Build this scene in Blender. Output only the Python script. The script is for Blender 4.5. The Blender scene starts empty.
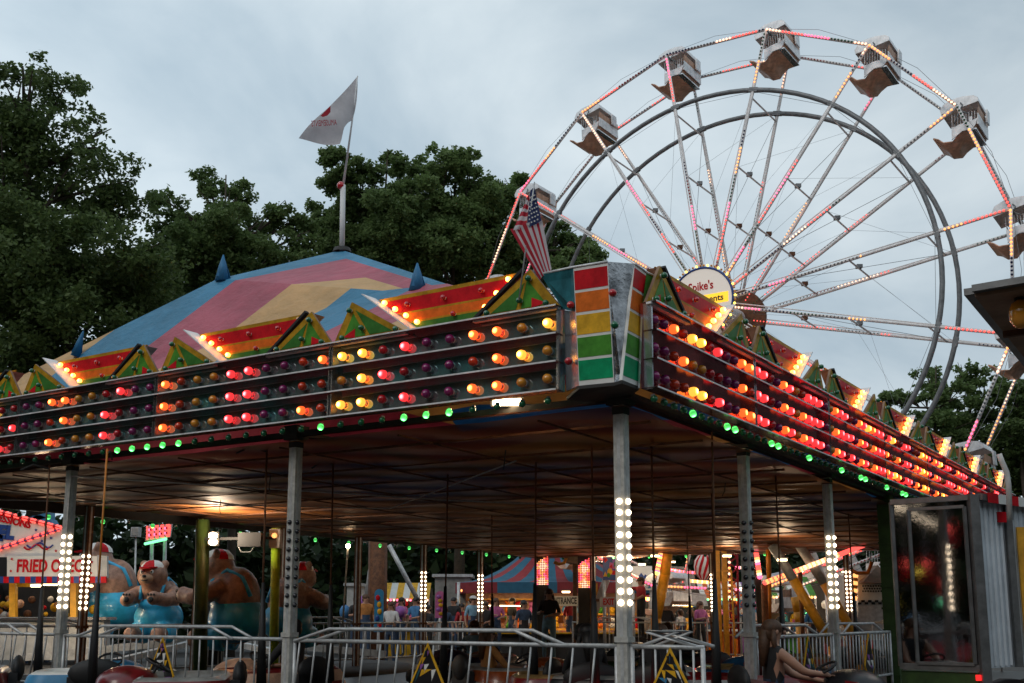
import bpy, math, random
import numpy as np
from mathutils import Vector, Matrix, Euler
rnd = random.Random(7)
PI = math.pi
sc = bpy.context.scene
C = bpy.data.collections.new('fairground'); sc.collection.children.link(C)
# ------------------------------------------------------------------ camera model (used to measure the place)
F_, CY, PT = 1105.0, 420.0, 0.174
EYE = Vector((0, 0, 1.6))
U = Vector((-.829, .559, 0)); V = Vector((.559, .829, 0)); ORG = Vector((1.0, 10.0, 0)); ZZ = Vector((0, 0, 1))
def ray(x, y):
    a = (x-512)/F_; b = (CY-y)/F_
    return Vector((a, math.cos(PT)-b*math.sin(PT), math.sin(PT)+b*math.cos(PT)))
def at(x, y, Y): r = ray(x, y); return EYE + r*(Y/r.y)
def onv(x, y, v): r = ray(x, y); q = EYE-ORG; return EYE + r*((v-q.dot(V))/r.dot(V))
def onu(x, y, u): r = ray(x, y); q = EYE-ORG; return EYE + r*((u-q.dot(U))/r.dot(U))
def onplane(x, y, A, B, D):
    n = (B-A).cross(D-A); r = ray(x, y); return EYE + r*((A-EYE).dot(n)/r.dot(n))
def uv(u, v, z=0): return ORG + U*u + V*v + ZZ*z
cam = bpy.data.cameras.new('camera'); co = bpy.data.objects.new('camera', cam); C.objects.link(co)
co.location = EYE; co.rotation_euler = (PI/2+PT, 0, 0)
cam.sensor_width = 36; cam.lens = F_/1024*36; cam.shift_y = (CY-341.5)/1024; cam.clip_end = 4000; cam.clip_start = .1
sc.camera = co
# ------------------------------------------------------------------ materials
MATS = {}
def mat(name, col, rough=.6, metal=0., nz=0., ns=6., bump=0., coat=0., emit=None, es=0., col2=None, trans=0., spec=.5):
    m = bpy.data.materials.new(name); m.use_nodes = True; MATS[name] = m
    nt = m.node_tree; b = nt.nodes['Principled BSDF']
    b.inputs['Base Color'].default_value = (*col, 1); b.inputs['Roughness'].default_value = rough
    b.inputs['Metallic'].default_value = metal; b.inputs['Coat Weight'].default_value = coat
    b.inputs['Specular IOR Level'].default_value = spec
    if emit: b.inputs['Emission Color'].default_value = (*emit, 1); b.inputs['Emission Strength'].default_value = es
    if nz or bump:
        tc = nt.nodes.new('ShaderNodeTexCoord'); n = nt.nodes.new('ShaderNodeTexNoise')
        n.inputs['Scale'].default_value = ns; n.inputs['Detail'].default_value = 6; n.inputs['Roughness'].default_value = .65
        nt.links.new(tc.outputs['Object'], n.inputs['Vector'])
        if nz:
            r = nt.nodes.new('ShaderNodeValToRGB'); c2 = col2 or tuple(c*(1-nz) for c in col)
            r.color_ramp.elements[0].position = .35; r.color_ramp.elements[1].position = .65
            r.color_ramp.elements[0].color = (*c2, 1); r.color_ramp.elements[1].color = (*[min(1, c*(1+nz*.4)) for c in col], 1)
            nt.links.new(n.outputs['Fac'], r.inputs['Fac']); nt.links.new(r.outputs['Color'], b.inputs['Base Color'])
        if bump:
            bp = nt.nodes.new('ShaderNodeBump'); bp.inputs['Strength'].default_value = bump; bp.inputs['Distance'].default_value = .02
            nt.links.new(n.outputs['Fac'], bp.inputs['Height']); nt.links.new(bp.outputs['Normal'], b.inputs['Normal'])
    if trans:
        t = nt.nodes.new('ShaderNodeBsdfTranslucent'); t.inputs['Color'].default_value = (*col, 1)
        if nz: nt.links.new(r.outputs['Color'], t.inputs['Color'])
        mx = nt.nodes.new('ShaderNodeMixShader'); mx.inputs[0].default_value = trans
        nt.links.new(b.outputs[0], mx.inputs[1]); nt.links.new(t.outputs[0], mx.inputs[2])
        nt.links.new(mx.outputs[0], nt.nodes['Material Output'].inputs['Surface'])
    return m
mat('galv', (.56, .57, .57), .45, .3, .3, 9, .15)
mat('post_metal', (.55, .54, .50), .5, .15, .3, 14, .2)
mat('polished', (.62, .63, .65), .22, .9, .2, 5, .1)
mat('black', (.012, .012, .013), .6, 0, .3, 8)
mat('dark', (.03, .028, .026), .7, 0, .4, 5)
mat('rubber', (.018, .018, .02), .75, 0, .3, 10)
mat('board_teal', (.20, .55, .56), .05, .75, .3, 1.6, .04, col2=(.42, .27, .26))
mat('board_red', (.78, .34, .38), .05, .95, .3, 2.6, .04)  # red cast of the lamps put into the metal colour
mat('ledge', (.24, .13, .12), .14, .9, .4, 4, .05)
mat('trim_silver', (.85, .84, .84), .4, .1, .3, 7, .1)
mat('white_paint', (.72, .72, .72), .5, 0, .15, 4)
mat('dirty_white', (.5, .5, .48), .6, 0, .3, 3, .1)
mat('p_red', (.6, .012, .02), .4, 0, .3, 7, spec=.12)
mat('p_orange', (.75, .16, .02), .4, 0, .3, 7, spec=.12)
mat('p_yellow', (.78, .42, .03), .4, 0, .3, 7, spec=.12)
mat('p_mustard', (.5, .27, .02), .4, 0, .4, 7, spec=.12)
mat('p_green', (.075, .28, .035), .4, 0, .35, 7, spec=.12)
mat('p_dgreen', (.05, .19, .035), .4, 0, .35, 7, spec=.12)
mat('p_teal_green', (.006, .32, .13), .4, 0, .3, 7, spec=.12)
mat('p_teal', (.03, .16, .19), .4, 0, .4, 7, spec=.12)
mat('p_white', (.75, .74, .7), .45, 0, .1, 5)
mat('p_blue', (.015, .06, .26), .45, 0, .2, 5)
mat('p_ltblue', (.03, .22, .42), .45, 0, .2, 5)
mat('p_purple', (.3, .1, .38), .45, 0, .2, 5)
mat('p_black', (.01, .01, .012), .35)
mat('t_blue', (.085, .34, .55), .5, 0, .22, 1.3, .3, trans=.35)
mat('t_pink', (.62, .15, .21), .5, 0, .22, 1.3, .3, trans=.35)
mat('t_tan', (.82, .53, .24), .5, 0, .2, 1.3, .3, trans=.35)
mat('f_blue', (.02, .16, .33), .6, 0, .2, 8)
mat('lime', (.35, .55, .02), .5, 0, .3, 6)
mat('lime_dark', (.03, .07, .012), .55, 0, .4, 6)
mat('steel_yellow', (.78, .38, .03), .45, 0, .3, 5, .1)
mat('steel_orange', (.6, .19, .01), .45, 0, .2, 5)
mat('grey_tube', (.2, .205, .21), .5, .3, .3, 6)
mat('wheel_white', (.82, .78, .76), .5, 0, .2, 9)
mat('tub_white', (.8, .8, .81), .4, .2, .25, 6)
mat('tub_brown', (.6, .34, .22), .45, 0, .35, 6)
mat('rust', (.15, .06, .025), .7, .2, .5, 9, .2)
mat('asphalt', (.05, .048, .045), .85, 0, .4, 3, .3)
mat('deck_steel', (.04, .032, .028), .35, .5, .5, 2, .1)
mat('bark', (.06, .045, .03), .9, 0, .4, 8, .6)
mat('concrete', (.28, .27, .25), .85, 0, .3, 4, .3)
mat('skin', (.45, .24, .16), .5, 0, .1, 9); mat('skin_dark', (.2, .09, .05), .5, 0, .1, 9)
mat('hair_brown', (.09, .04, .018), .6, 0, .4, 30); mat('hair_black', (.012, .01, .01), .5, 0, .3, 30)
mat('c_white', (.6, .6, .6), .8, 0, .2, 9); mat('c_blue', (.06, .2, .42), .8, 0, .3, 9); mat('c_red', (.4, .02, .03), .8, 0, .3, 9)
mat('c_black', (.02, .02, .022), .8, 0, .3, 9); mat('c_pink', (.5, .12, .3), .8, 0, .3, 9); mat('c_denim', (.04, .07, .13), .85, 0, .3, 12)
mat('c_ltblue', (.25, .45, .6), .8, 0, .3, 9); mat('c_orange', (.5, .2, .05), .8, 0, .3, 9)
mat('bear_fur', (.36, .19, .125), .45, 0, .45, 9, .5); mat('bear_muzzle', (.5, .3, .18), .5, 0, .2, 5)
mat('bear_blue', (.03, .42, .72), .4, 0, .25, 4, .1, coat=.3)
mat('glass_dark', (.02, .02, .025), .08, 0, spec=.8)
mat('canvas_brown', (.26, .15, .09), .7, 0, .5, 3, .3)
mat('flag_white', (.6, .58, .6), .8, 0, .15, 4, trans=.4)
mat('flag_red', (.45, .02, .04), .8, 0, .1, 6, trans=.25); mat('flag_blue', (.02, .035, .12), .8, 0, .1, 6, trans=.2)
mat('t2_blue', (.03, .15, .26), .7, 0, .2, 3, trans=.2); mat('t2_red', (.28, .03, .04), .7, 0, .2, 3, trans=.2)
for n_, c_ in (('red', (.17, .008, .01)), ('blue', (.02, .12, .26)), ('white', (.3, .29, .27)), ('orange', (.3, .06, .01)), ('navy', (.01, .02, .08)), ('green', (.02, .08, .02)), ('cream', (.26, .16, .06))): mat('car_'+n_, c_, .3, 0, .4, 6, .1, coat=.3)
# lamps: glass that is off, and lamps that are lit
def lampoff(n, c): mat(n, c, .12, 0, coat=.6)
lampoff('off_amber', (.75, .3, .03)); lampoff('off_red', (.5, .012, .02)); lampoff('off_purple', (.24, .015, .12))
lampoff('off_orange', (.7, .05, .012)); lampoff('off_green', (.005, .13, .05)); lampoff('off_blue', (.01, .02, .1)); lampoff('off_white', (.25, .25, .25))
def lampon(n, c, s): mat(n, c, .3, 0, emit=c, es=s)
lampon('on_amber', (1, .36, .04), 14); lampon('small_amber', (1, .36, .05), 9); lampon('on_red', (1, .04, .045), 9); lampon('on_orange', (1, .12, .02), 11)
lampon('on_purple', (1, .05, .2), 5); lampon('on_green', (.12, 1, .18), 3.2); lampon('on_white', (1, .8, .55), 6)
lampon('on_warm', (1, .72, .42), 30); lampon('led_red', (1, .10, .08), 1.7); lampon('led_amber', (1, .4, .12), 1.9); lampon('led_white', (1, .62, .42), 2.)
lampon('tube_warm', (1, .7, .38), 9); lampon('tail_red', (1, .02, .02), 1.6); lampon('led_green', (.2, 1, .4), 2.); lampon('led_yellow', (1, .75, .1), 3.5)
lampon('screen_sign', (.9, .8, .7), .22); lampon('sign_yellow', (1, .55, .03), 1.0); lampon('led_pink', (1, .12, .25), 2.5)
mat('cyanled', (.1, .3, .6), .3, emit=(.3, .6, 1), es=.8)
# lit bulbs: hot filament spot in the middle of the coloured globe
for n in ('on_amber', 'on_red', 'on_orange', 'on_purple', 'on_green', 'small_amber'):
    m = MATS[n]; nt = m.node_tree; b = nt.nodes['Principled BSDF']
    tc = nt.nodes.new('ShaderNodeTexCoord'); ln = nt.nodes.new('ShaderNodeVectorMath'); ln.operation = 'LENGTH'
    mp = nt.nodes.new('ShaderNodeMapping'); mp.inputs['Scale'].default_value = (1, 0, 1)
    nt.links.new(tc.outputs['Object'], mp.inputs['Vector']); nt.links.new(mp.outputs[0], ln.inputs[0])
    mr = nt.nodes.new('ShaderNodeMapRange'); mr.inputs['From Min'].default_value = .004; mr.inputs['From Max'].default_value = .036; mr.interpolation_type = 'SMOOTHSTEP'
    s = b.inputs['Emission Strength'].default_value
    mr.inputs['To Min'].default_value = s*3.; mr.inputs['To Max'].default_value = s*.13
    nt.links.new(ln.outputs['Value'], mr.inputs['Value']); nt.links.new(mr.outputs[0], b.inputs['Emission Strength'])
for n_ in ('t_blue', 't_pink', 't_tan'):      # sagging, creased vinyl
    nt_ = MATS[n_].node_tree
    for nd in nt_.nodes:
        if nd.type == 'BUMP': nd.inputs['Distance'].default_value = .16; nd.inputs['Strength'].default_value = .75
# expanded-metal ceiling net: real wire sheet, partly open
def netmat():
    m = bpy.data.materials.new('ceiling_net'); m.use_nodes = True; MATS['ceiling_net'] = m; nt = m.node_tree; b = nt.nodes['Principled BSDF']
    b.inputs['Roughness'].default_value = .5; b.inputs['Metallic'].default_value = .3
    tc = nt.nodes.new('ShaderNodeTexCoord')
    n = nt.nodes.new('ShaderNodeTexNoise'); n.inputs['Scale'].default_value = .5; n.inputs['Detail'].default_value = 8
    n.inputs['Roughness'].default_value = .7
    w = nt.nodes.new('ShaderNodeTexWave'); w.inputs['Scale'].default_value = .32; w.inputs['Distortion'].default_value = 1.2; w.bands_direction = 'Y'
    w.inputs['Detail'].default_value = 4
    nt.links.new(tc.outputs['Object'], n.inputs['Vector']); nt.links.new(tc.outputs['Object'], w.inputs['Vector'])
    r = nt.nodes.new('ShaderNodeValToRGB'); r.color_ramp.elements[0].color = (.10, .032, .009, 1); r.color_ramp.elements[1].color = (.46, .165, .04, 1)  # bands of warm light painted into the brown net colour
    mx = nt.nodes.new('ShaderNodeMath'); mx.operation = 'MULTIPLY'
    nt.links.new(n.outputs['Fac'], mx.inputs[0]); nt.links.new(w.outputs['Fac'], mx.inputs[1])
    nt.links.new(mx.outputs[0], r.inputs['Fac']); r.color_ramp.elements[1].position = .6
    nt.links.new(r.outputs[0], b.inputs['Base Color'])
    bp = nt.nodes.new('ShaderNodeBump'); bp.inputs['Strength'].default_value = .6; bp.inputs['Distance'].default_value = .08
    nt.links.new(w.outputs['Fac'], bp.inputs['Height']); nt.links.new(bp.outputs[0], b.inputs['Normal'])
    t = nt.nodes.new('ShaderNodeBsdfTransparent'); mm = nt.nodes.new('ShaderNodeMixShader')
    mm.inputs[0].default_value = .13
    nt.links.new(b.outputs[0], mm.inputs[1]); nt.links.new(t.outputs[0], mm.inputs[2])
    nt.links.new(mm.outputs[0], nt.nodes['Material Output'].inputs['Surface'])
netmat()
# ------------------------------------------------------------------ mesh builder
class MB:
    def __init__(s): s.v = []; s.f = []; s.mi = []; s.keys = []; s.sm = []
    def _m(s, m):
        if m not in s.keys: s.keys.append(m)
        return s.keys.index(m)
    def add(s, vs, fs, m, smooth=False):
        b = len(s.v); s.v += [tuple(p) for p in vs]; k = s._m(m)
        for f in fs: s.f.append([b+i for i in f]); s.mi.append(k); s.sm.append(smooth)
        return s
    def box(s, c, size, m, R=None):
        c = Vector(c); hx, hy, hz = [d/2 for d in size]
        vs = [Vector((x, y, z)) for x in (-hx, hx) for y in (-hy, hy) for z in (-hz, hz)]
        if R is not None: vs = [R @ p for p in vs]
        return s.add([p+c for p in vs], [(0, 1, 3, 2), (4, 6, 7, 5), (0, 4, 5, 1), (2, 3, 7, 6), (0, 2, 6, 4), (1, 5, 7, 3)], m)
    def bar(s, a, b, w, h, m):      # rectangular bar from a to b
        a = Vector(a); b = Vector(b); d = (b-a); L = d.length
        if L < 1e-6: return s
        return s.box((a+b)/2, (w, h, L), m, d.to_track_quat('Z', 'X' if abs(d.normalized().x) < .9 else 'Y').to_matrix())
    def tube(s, pts, r, m, n=8, caps=True):
        pts = [Vector(p) for p in pts]; rr = r if isinstance(r, (list, tuple)) else [r]*len(pts); vs = []; fs = []
        t0 = (pts[1]-pts[0]).normalized(); up = Vector((0, 0, 1)) if abs(t0.z) < .9 else Vector((1, 0, 0)); x = t0.cross(up).normalized()
        for i, p in enumerate(pts):
            t = (pts[min(i+1, len(pts)-1)]-pts[max(i-1, 0)]).normalized()
            x = (x-t*x.dot(t)).normalized(); y = t.cross(x)
            for k in range(n): a = 2*PI*k/n; vs.append(p+(x*math.cos(a)+y*math.sin(a))*rr[i])
        for i in range(len(pts)-1):
            for k in range(n): a = i*n+k; b = i*n+(k+1) % n; fs.append((a, b, b+n, a+n))
        if caps: fs.append(tuple(range(n))[::-1]); fs.append(tuple(range((len(pts)-1)*n, len(pts)*n)))
        return s.add(vs, fs, m, n > 5)
    def prism(s, pts, th, m, mside=None):      # flat polygon given a thickness vector
        pts = [Vector(p) for p in pts]; th = Vector(th); n = len(pts)
        s.add(pts+[p+th for p in pts], [tuple(range(n))[::-1], tuple(range(n, 2*n))], m)
        return s.add(pts+[p+th for p in pts], [(i, (i+1) % n, n+(i+1) % n, n+i) for i in range(n)], mside or m)
    def ell(s, c, r, m, nu=12, nv=8, R=None, v0=0., v1=1.):
        c = Vector(c); r = (r, r, r) if not isinstance(r, (tuple, list)) else r; vs = []; fs = []
        for j in range(nv+1):
            ph = PI*(v0+(v1-v0)*j/nv)
            for i in range(nu):
                a = 2*PI*i/nu; p = Vector((r[0]*math.sin(ph)*math.cos(a), r[1]*math.sin(ph)*math.sin(a), r[2]*math.cos(ph)))
                vs.append(c+((R @ p) if R is not None else p))
        for j in range(nv):
            for i in range(nu): a = j*nu+i; b = j*nu+(i+1) % nu; fs.append((a, a+nu, b+nu, b))
        return s.add(vs, fs, m, True)
    def lathe(s, prof, m, n=12, c=(0, 0, 0), axis='Z'):
        vs = []; fs = []; c = Vector(c)
        for (r, h) in prof:
            for i in range(n):
                a = 2*PI*i/n; x, y = r*math.cos(a), r*math.sin(a)
                vs.append(c+(Vector((x, y, h)) if axis == 'Z' else Vector((x, h, -y))))
        for j in range(len(prof)-1):
            for i in range(n): a = j*n+i; b = j*n+(i+1) % n; fs.append((a, b, b+n, a+n))
        return s.add(vs, fs, m, True)
    def mesh(s, name, off=None):
        me = bpy.data.meshes.new(name); v = s.v if off is None else [(p[0]-off[0], p[1]-off[1], p[2]-off[2]) for p in s.v]
        me.from_pydata(v, [], s.f); me.polygons.foreach_set('material_index', s.mi); me.polygons.foreach_set('use_smooth', s.sm)
        for k in s.keys: me.materials.append(MATS[k])
        me.update(); return me
def tag(o, label=None, cat=None, group=None, kind=None):
    if label: o['label'] = label
    if cat: o['category'] = cat
    if group: o['group'] = group
    if kind: o['kind'] = kind
    return o
def thing(name, label, cat, loc=(0, 0, 0), rot=(0, 0, 0), group=None):
    o = bpy.data.objects.new(name, None); C.objects.link(o); o.location = loc; o.rotation_euler = rot; o.empty_display_size = .2
    return tag(o, label, cat, group)
def link(name, me, parent=None, loc=(0, 0, 0), rot=(0, 0, 0)):
    o = bpy.data.objects.new(name, me); C.objects.link(o); o.parent = parent; o.location = loc; o.rotation_euler = rot; return o
def part(name, mb, parent, loc=(0, 0, 0), rot=(0, 0, 0)): return link(name, mb.mesh(name), parent, loc, rot)
def wpart(name, mb, root, parent=None):      # geometry given in world coordinates under an unrotated root
    return link(name, mb.mesh(name, root.location), parent or root)
def solo(name, mb, label, cat, loc, group=None, rot=(0, 0, 0)):
    return tag(link(name, mb.mesh(name), None, loc, rot), label, cat, group)
def wsolo(name, mb, label, cat, loc, group=None):
    return tag(link(name, mb.mesh(name, loc), None, loc), label, cat, group)
def children(o): return [c for c in C.objects if c.parent == o]
KIDS = {}
def copy_tree(o, parent=None):
    c = o.copy(); C.objects.link(c); c.parent = parent
    if o.name not in KIDS: KIDS[o.name] = list(o.children)
    for ch in KIDS[o.name]: copy_tree(ch, c)
    return c
def text_mesh(txt, size, m, depth=.004, bold=0., width=None, shear=0.):
    cu = bpy.data.curves.new('lettering', 'FONT'); cu.body = txt; cu.size = size; cu.extrude = depth; cu.offset = bold
    cu.align_x = 'CENTER'; cu.align_y = 'CENTER'; cu.shear = shear; cu.resolution_u = 3
    o = bpy.data.objects.new('lettering', cu); sc.collection.objects.link(o)
    dg = bpy.context.evaluated_depsgraph_get(); dg.update()
    me = bpy.data.meshes.new_from_object(o.evaluated_get(dg)); bpy.data.objects.remove(o)
    if width:
        xs = [v.co.x for v in me.vertices]; w = max(xs)-min(xs); k = width/w
        for v in me.vertices: v.co.x *= k
    me.materials.clear(); me.materials.append(MATS[m]); return me
def frame_mat(o, x, z): # matrix with local x along x, local y along z (for lettering)
    x = Vector(x).normalized(); z = Vector(z).normalized(); n = x.cross(z)
    return Matrix(((x.x, z.x, n.x, o[0]), (x.y, z.y, n.y, o[1]), (x.z, z.z, n.z, o[2]), (0, 0, 0, 1)))
def put_text(parent, txt, size, m, o, x, z, name='lettering', **k):    # o in parent's local space
    t = link(name, text_mesh(txt, size, m, **k), parent); t.matrix_local = frame_mat(o, x, z); return t
# ------------------------------------------------------------------ sky, ground
w = bpy.data.worlds.new('World'); sc.world = w; w.use_nodes = True; nt = w.node_tree; nt.nodes.clear()
out = nt.nodes.new('ShaderNodeOutputWorld'); bg = nt.nodes.new('ShaderNodeBackground'); bg2 = nt.nodes.new('ShaderNodeBackground')
sky = nt.nodes.new('ShaderNodeTexSky'); sky.sky_type = 'NISHITA'; sky.sun_disc = False
sky.sun_elevation = math.radians(40); sky.sun_rotation = math.radians(220); bg.inputs[1].default_value = .004
nt.links.new(sky.outputs[0], bg.inputs[0])
tc = nt.nodes.new('ShaderNodeTexCoord'); mp = nt.nodes.new('ShaderNodeMapping'); mp.inputs['Scale'].default_value = (1, 1, 1.7)
mp.inputs['Location'].default_value = (.35, .1, .2); mp.inputs['Rotation'].default_value = (0, .35, .3)
n1 = nt.nodes.new('ShaderNodeTexNoise'); n1.inputs['Scale'].default_value = 2.7; n1.inputs['Detail'].default_value = 7; n1.inputs['Roughness'].default_value = .52; n1.inputs['Distortion'].default_value = .35
r1 = nt.nodes.new('ShaderNodeValToRGB'); e = r1.color_ramp.elements
e[0].position = .34; e[0].color = (.275, .36, .43, 1); e[1].position = .62; e[1].color = (.53, .60, .64, 1)
nt.links.new(tc.outputs['Generated'], mp.inputs[0]); nt.links.new(mp.outputs[0], n1.inputs['Vector']); nt.links.new(n1.outputs['Fac'], r1.inputs[0])
# large-scale brightening towards the west (left) side
sx = nt.nodes.new('ShaderNodeSeparateXYZ'); nt.links.new(tc.outputs['Generated'], sx.inputs[0])
mrx = nt.nodes.new('ShaderNodeMapRange'); mrx.inputs['From Min'].default_value = -.45; mrx.inputs['From Max'].default_value = .45
mrx.inputs['To Min'].default_value = 1.14; mrx.inputs['To Max'].default_value = .86
nt.links.new(sx.outputs[0], mrx.inputs[0])
vm = nt.nodes.new('ShaderNodeVectorMath'); vm.operation = 'SCALE'
nt.links.new(r1.outputs[0], vm.inputs[0]); nt.links.new(mrx.outputs[0], vm.inputs['Scale'])
nt.links.new(vm.outputs[0], bg2.inputs[0]); bg2.inputs[1].default_value = 1.34
ad = nt.nodes.new('ShaderNodeAddShader'); nt.links.new(bg.outputs[0], ad.inputs[0]); nt.links.new(bg2.outputs[0], ad.inputs[1]); nt.links.new(ad.outputs[0], out.inputs[0])
sl = bpy.data.lights.new('sun', 'SUN'); sl.energy = .6; sl.angle = math.radians(20); sl.color = (1, .9, .8)
so = bpy.data.objects.new('sun', sl); C.objects.link(so); so.rotation_euler = (math.radians(50), 0, math.radians(-40))
mb = MB(); mb.add([(-1500, -600, 0), (1500, -600, 0), (1500, 2500, 0), (-1500, 2500, 0)], [(0, 1, 2, 3)], 'asphalt')
tag(link('ground', mb.mesh('ground')), kind='structure')
# ------------------------------------------------------------------ bumper car hall: deck, posts
def zb(u, v): return 3.61+.0095*u-.014*v
LEN_U, LEN_V = 12.42, 18.1
mb = MB()
q = [uv(-.6, -.6, .19), uv(12.9, -.6, .19), uv(12.9, 18.6, .19), uv(-.6, 18.6, .19)]
mb.prism(q, (0, 0, .15), 'deck_steel', 'dark')
wsolo('ride_deck', mb, 'dark steel driving floor under the bumper cars', 'ride floor', uv(0, 0, .3))
lamp_me = {}
def lampmesh(m, r=.024, l=.02):
    k = (m, r)
    if k not in lamp_me:
        b = MB(); b.lathe([(r*1.15, 0), (r*1.15, l*.5), (r*.95, l), (r*.5, l*1.5), (0, l*1.7)], m, 12, axis='Y'); lamp_me[k] = b.mesh('post_lamp')
    return lamp_me[k]
RZL = math.atan2(U.y, U.x)
def post(u, v, label, lit, near=True, group='square posts holding up the bumper car roof', h=None, w=.105, m='post_metal'):
    t = thing('roof_post', label, 'post', uv(u, v, .22), (0, 0, RZL), group)
    h = (h or (zb(u, v)-.1))-.22
    b = MB(); b.box((0, 0, h/2), (w, w, h), m); b.box((0, 0, .01), (.26, .26, .02), m)
    for s in (-1, 1): b.box((s*(w/2+.0015), 0, h*.52), (.003, w*.3, h*.9), 'galv'); b.box((0, s*(w/2+.0015), h*.52), (w*.3, .003, h*.9), 'galv')
    part('shaft', b, t)
    b = MB(); b.box((0, 0, h-.07), (w*1.12, w*1.12, .07), 'black'); b.box((0, 0, h+.06), (w*1.9, w*1.9, .16), 'dark')
    part('cap_bracket', b, t)
    b = MB(); b.box((0, 0, 1.16), (w*1.3, w*1.3, .05), m); part('clamp', b, t)
    mm = 'on_white' if lit else 'glass_dark'
    if near or lit:
        for k in range(10):
            z = 1.48+.1005*k
            # outward faces: +Y local is -V (left facade), and -X local is -U (right facade)
            link('lamp', lampmesh(mm), t, (0, w/2+.002, z), (0, 0, 0))
            link('lamp', lampmesh(mm), t, (-w/2-.002, 0, z), (0, 0, PI/2))
    elif lit:
        b = MB()
        for k in range(10):
            z = 1.48+.1005*k
            for (dx, dy) in ((0, 1), (-1, 0), (0, -1), (1, 0)):
                b.box((dx*(w/2+.006), dy*(w/2+.006), z), (.05 if dx == 0 else .012, .05 if dy == 0 else .012, .066), mm)
        part('lamp_strip', b, t)
    return t
post(0, 0, 'grey steel corner post under the striped corner sign, its round lamps lit', True)
post(4.14, 0, 'grey post left of the corner post, its round lamps unlit', False)
post(8.28, 0, 'grey post before the fried snack stand with two rows of lit lamps', True)
post(0, 2.9, 'grey post with unlit lamps just right of the corner post', False)
post(0, 5.8, 'grey post with lit lamps in front of the yellow ride arms', True)
for v, l in ((3.2, 'far post with lit lamps between the snack stand and the orange pole'), (5.7, 'dull far post without light beside the front-facing bear'), (8.0, 'far unlit post behind the bear seen from behind'), (10.3, 'far unlit post just left of the crowd with plush toys'), (12.7, 'far post with a lit strip of lamps left of the pink fin sign'), (15.1, 'far post with a lit strip left of the striped game tent')):
    post(12.4, v, l, v in (3.2, 12.7, 15.1), False, w=.12, m='rust')
for u, l in ((3.62, 'rusty far post with lit lamps left of the chequered trailer'), (7.14, 'far post with lit lamps beside the yellow ladder mast'), (10.7, 'brown far post just right of the entrance sign')):
    post(u, 18.1, l, u < 8, False, w=.12, m='rust')
b = MB(); P0 = uv(0, 8.55, 0)
b.box((0, 0, 1.95), (.2, .2, 3.0), 'lime_dark'); b.box((0, 0, .5), (.3, .3, .1), 'lime_dark')
for k in range(9): b.box((.0, .0, .7+k*.33), (.225, .225, .03), 'lime_dark')
for k in range(4): b.ell((-.02, -.12, 1.15+k*.55), .022, 'on_green' if k != 2 else 'off_green', 8, 6)
solo('green_post', b, 'dark green ribbed post beside the mirror-finished trailer door', 'post', P0, rot=(0, 0, RZL))
# ------------------------------------------------------------------ light boards
BULB = {}
def bulbmesh(m, r=.047, down=False):
    k = (m, r, down)
    if k not in BULB:
        b = MB()
        b.lathe([(r*.62, 0), (r*.62, r*.5)], 'trim_silver', 12, axis='Y')
        b.lathe([(r*.7, r*.45), (r*.98, r*.8), (r*1.0, r*1.3), (r*.9, r*1.7), (r*.62, r*2.05), (0, r*2.2)], m, 12, axis='Y')
        BULB[k] = b.mesh('bulb')
    return BULB[k]
CYC = ['amber', 'amber', 'red', 'red', 'purple', 'purple', 'orange', 'orange']
def light_board(loc, rz, tilt, L, n, ci, label, litf, group, mirror=False, near=True):
    """row sign board: local x along the facade, y outward, z up. columns are listed from the outer-left end in view."""
    t = thing('light_board', label, 'light board', loc, (0, -tilt, rz), group)
    H = .79; ht = H/3
    b = MB(); b.box((L/2, -.02, H/2), (L-.012, .03, H), 'board_red' if mirror else 'board_teal'); part('back_panel', b, t)
    b = MB()
    for k in range(4):
        z = k*ht; b.box((L/2, .062, z), (L-.006, .14, .010), 'ledge'); b.box((L/2, .135, z), (L-.006, .006, .015), 'trim_silver')
    part('ledge_rails', b, t)
    for x in (.02, L-.02): b = MB(); b.box((x, .035, H/2), (.022, .085, H+.02), 'polished'); part('end_frame', b, t)
    for r in range(3):
        for c in range(n):
            xl = L-(c+.5)*L/n if not mirror else L-(c+.5)*L/n
            col = (CYC if not mirror or near else ['amber', 'orange', 'red', 'red', 'red', 'purple', 'orange', 'red'])[(c+ci) % 8]; on = litf(r, c, col) and col != 'purple'
            link('bulb', bulbmesh(('on_' if on else 'off_')+col), t, (xl, -.004, (2-r)*ht+.125+rnd.uniform(-.004, .004)), (rnd.uniform(-.06, .06), 0, rnd.uniform(-.06, .06)))
    for c in range(n):
        on = ((c*3+ci) % 10 in (1, 6, 8)) if mirror else ((c*7+ci*3) % 10 in (1, 5, 8))
        link('bulb', bulbmesh('on_green' if on else 'off_green', .034), t, (L-(c+.5)*L/n, .03, -.045), (-PI/2*.8, 0, 0))
    return t
BANDS = [(0, .02, 'p_mustard'), (.02, .08, 'p_dgreen'), (.08, .11, 'p_mustard'), (.11, .17, 'p_dgreen'), (.17, .19, 'p_mustard'), (.19, .28, 'p_orange'), (.28, .3, 'p_mustard'), (.3, .45, 'p_red'), (.45, .49, 'p_mustard')]
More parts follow.
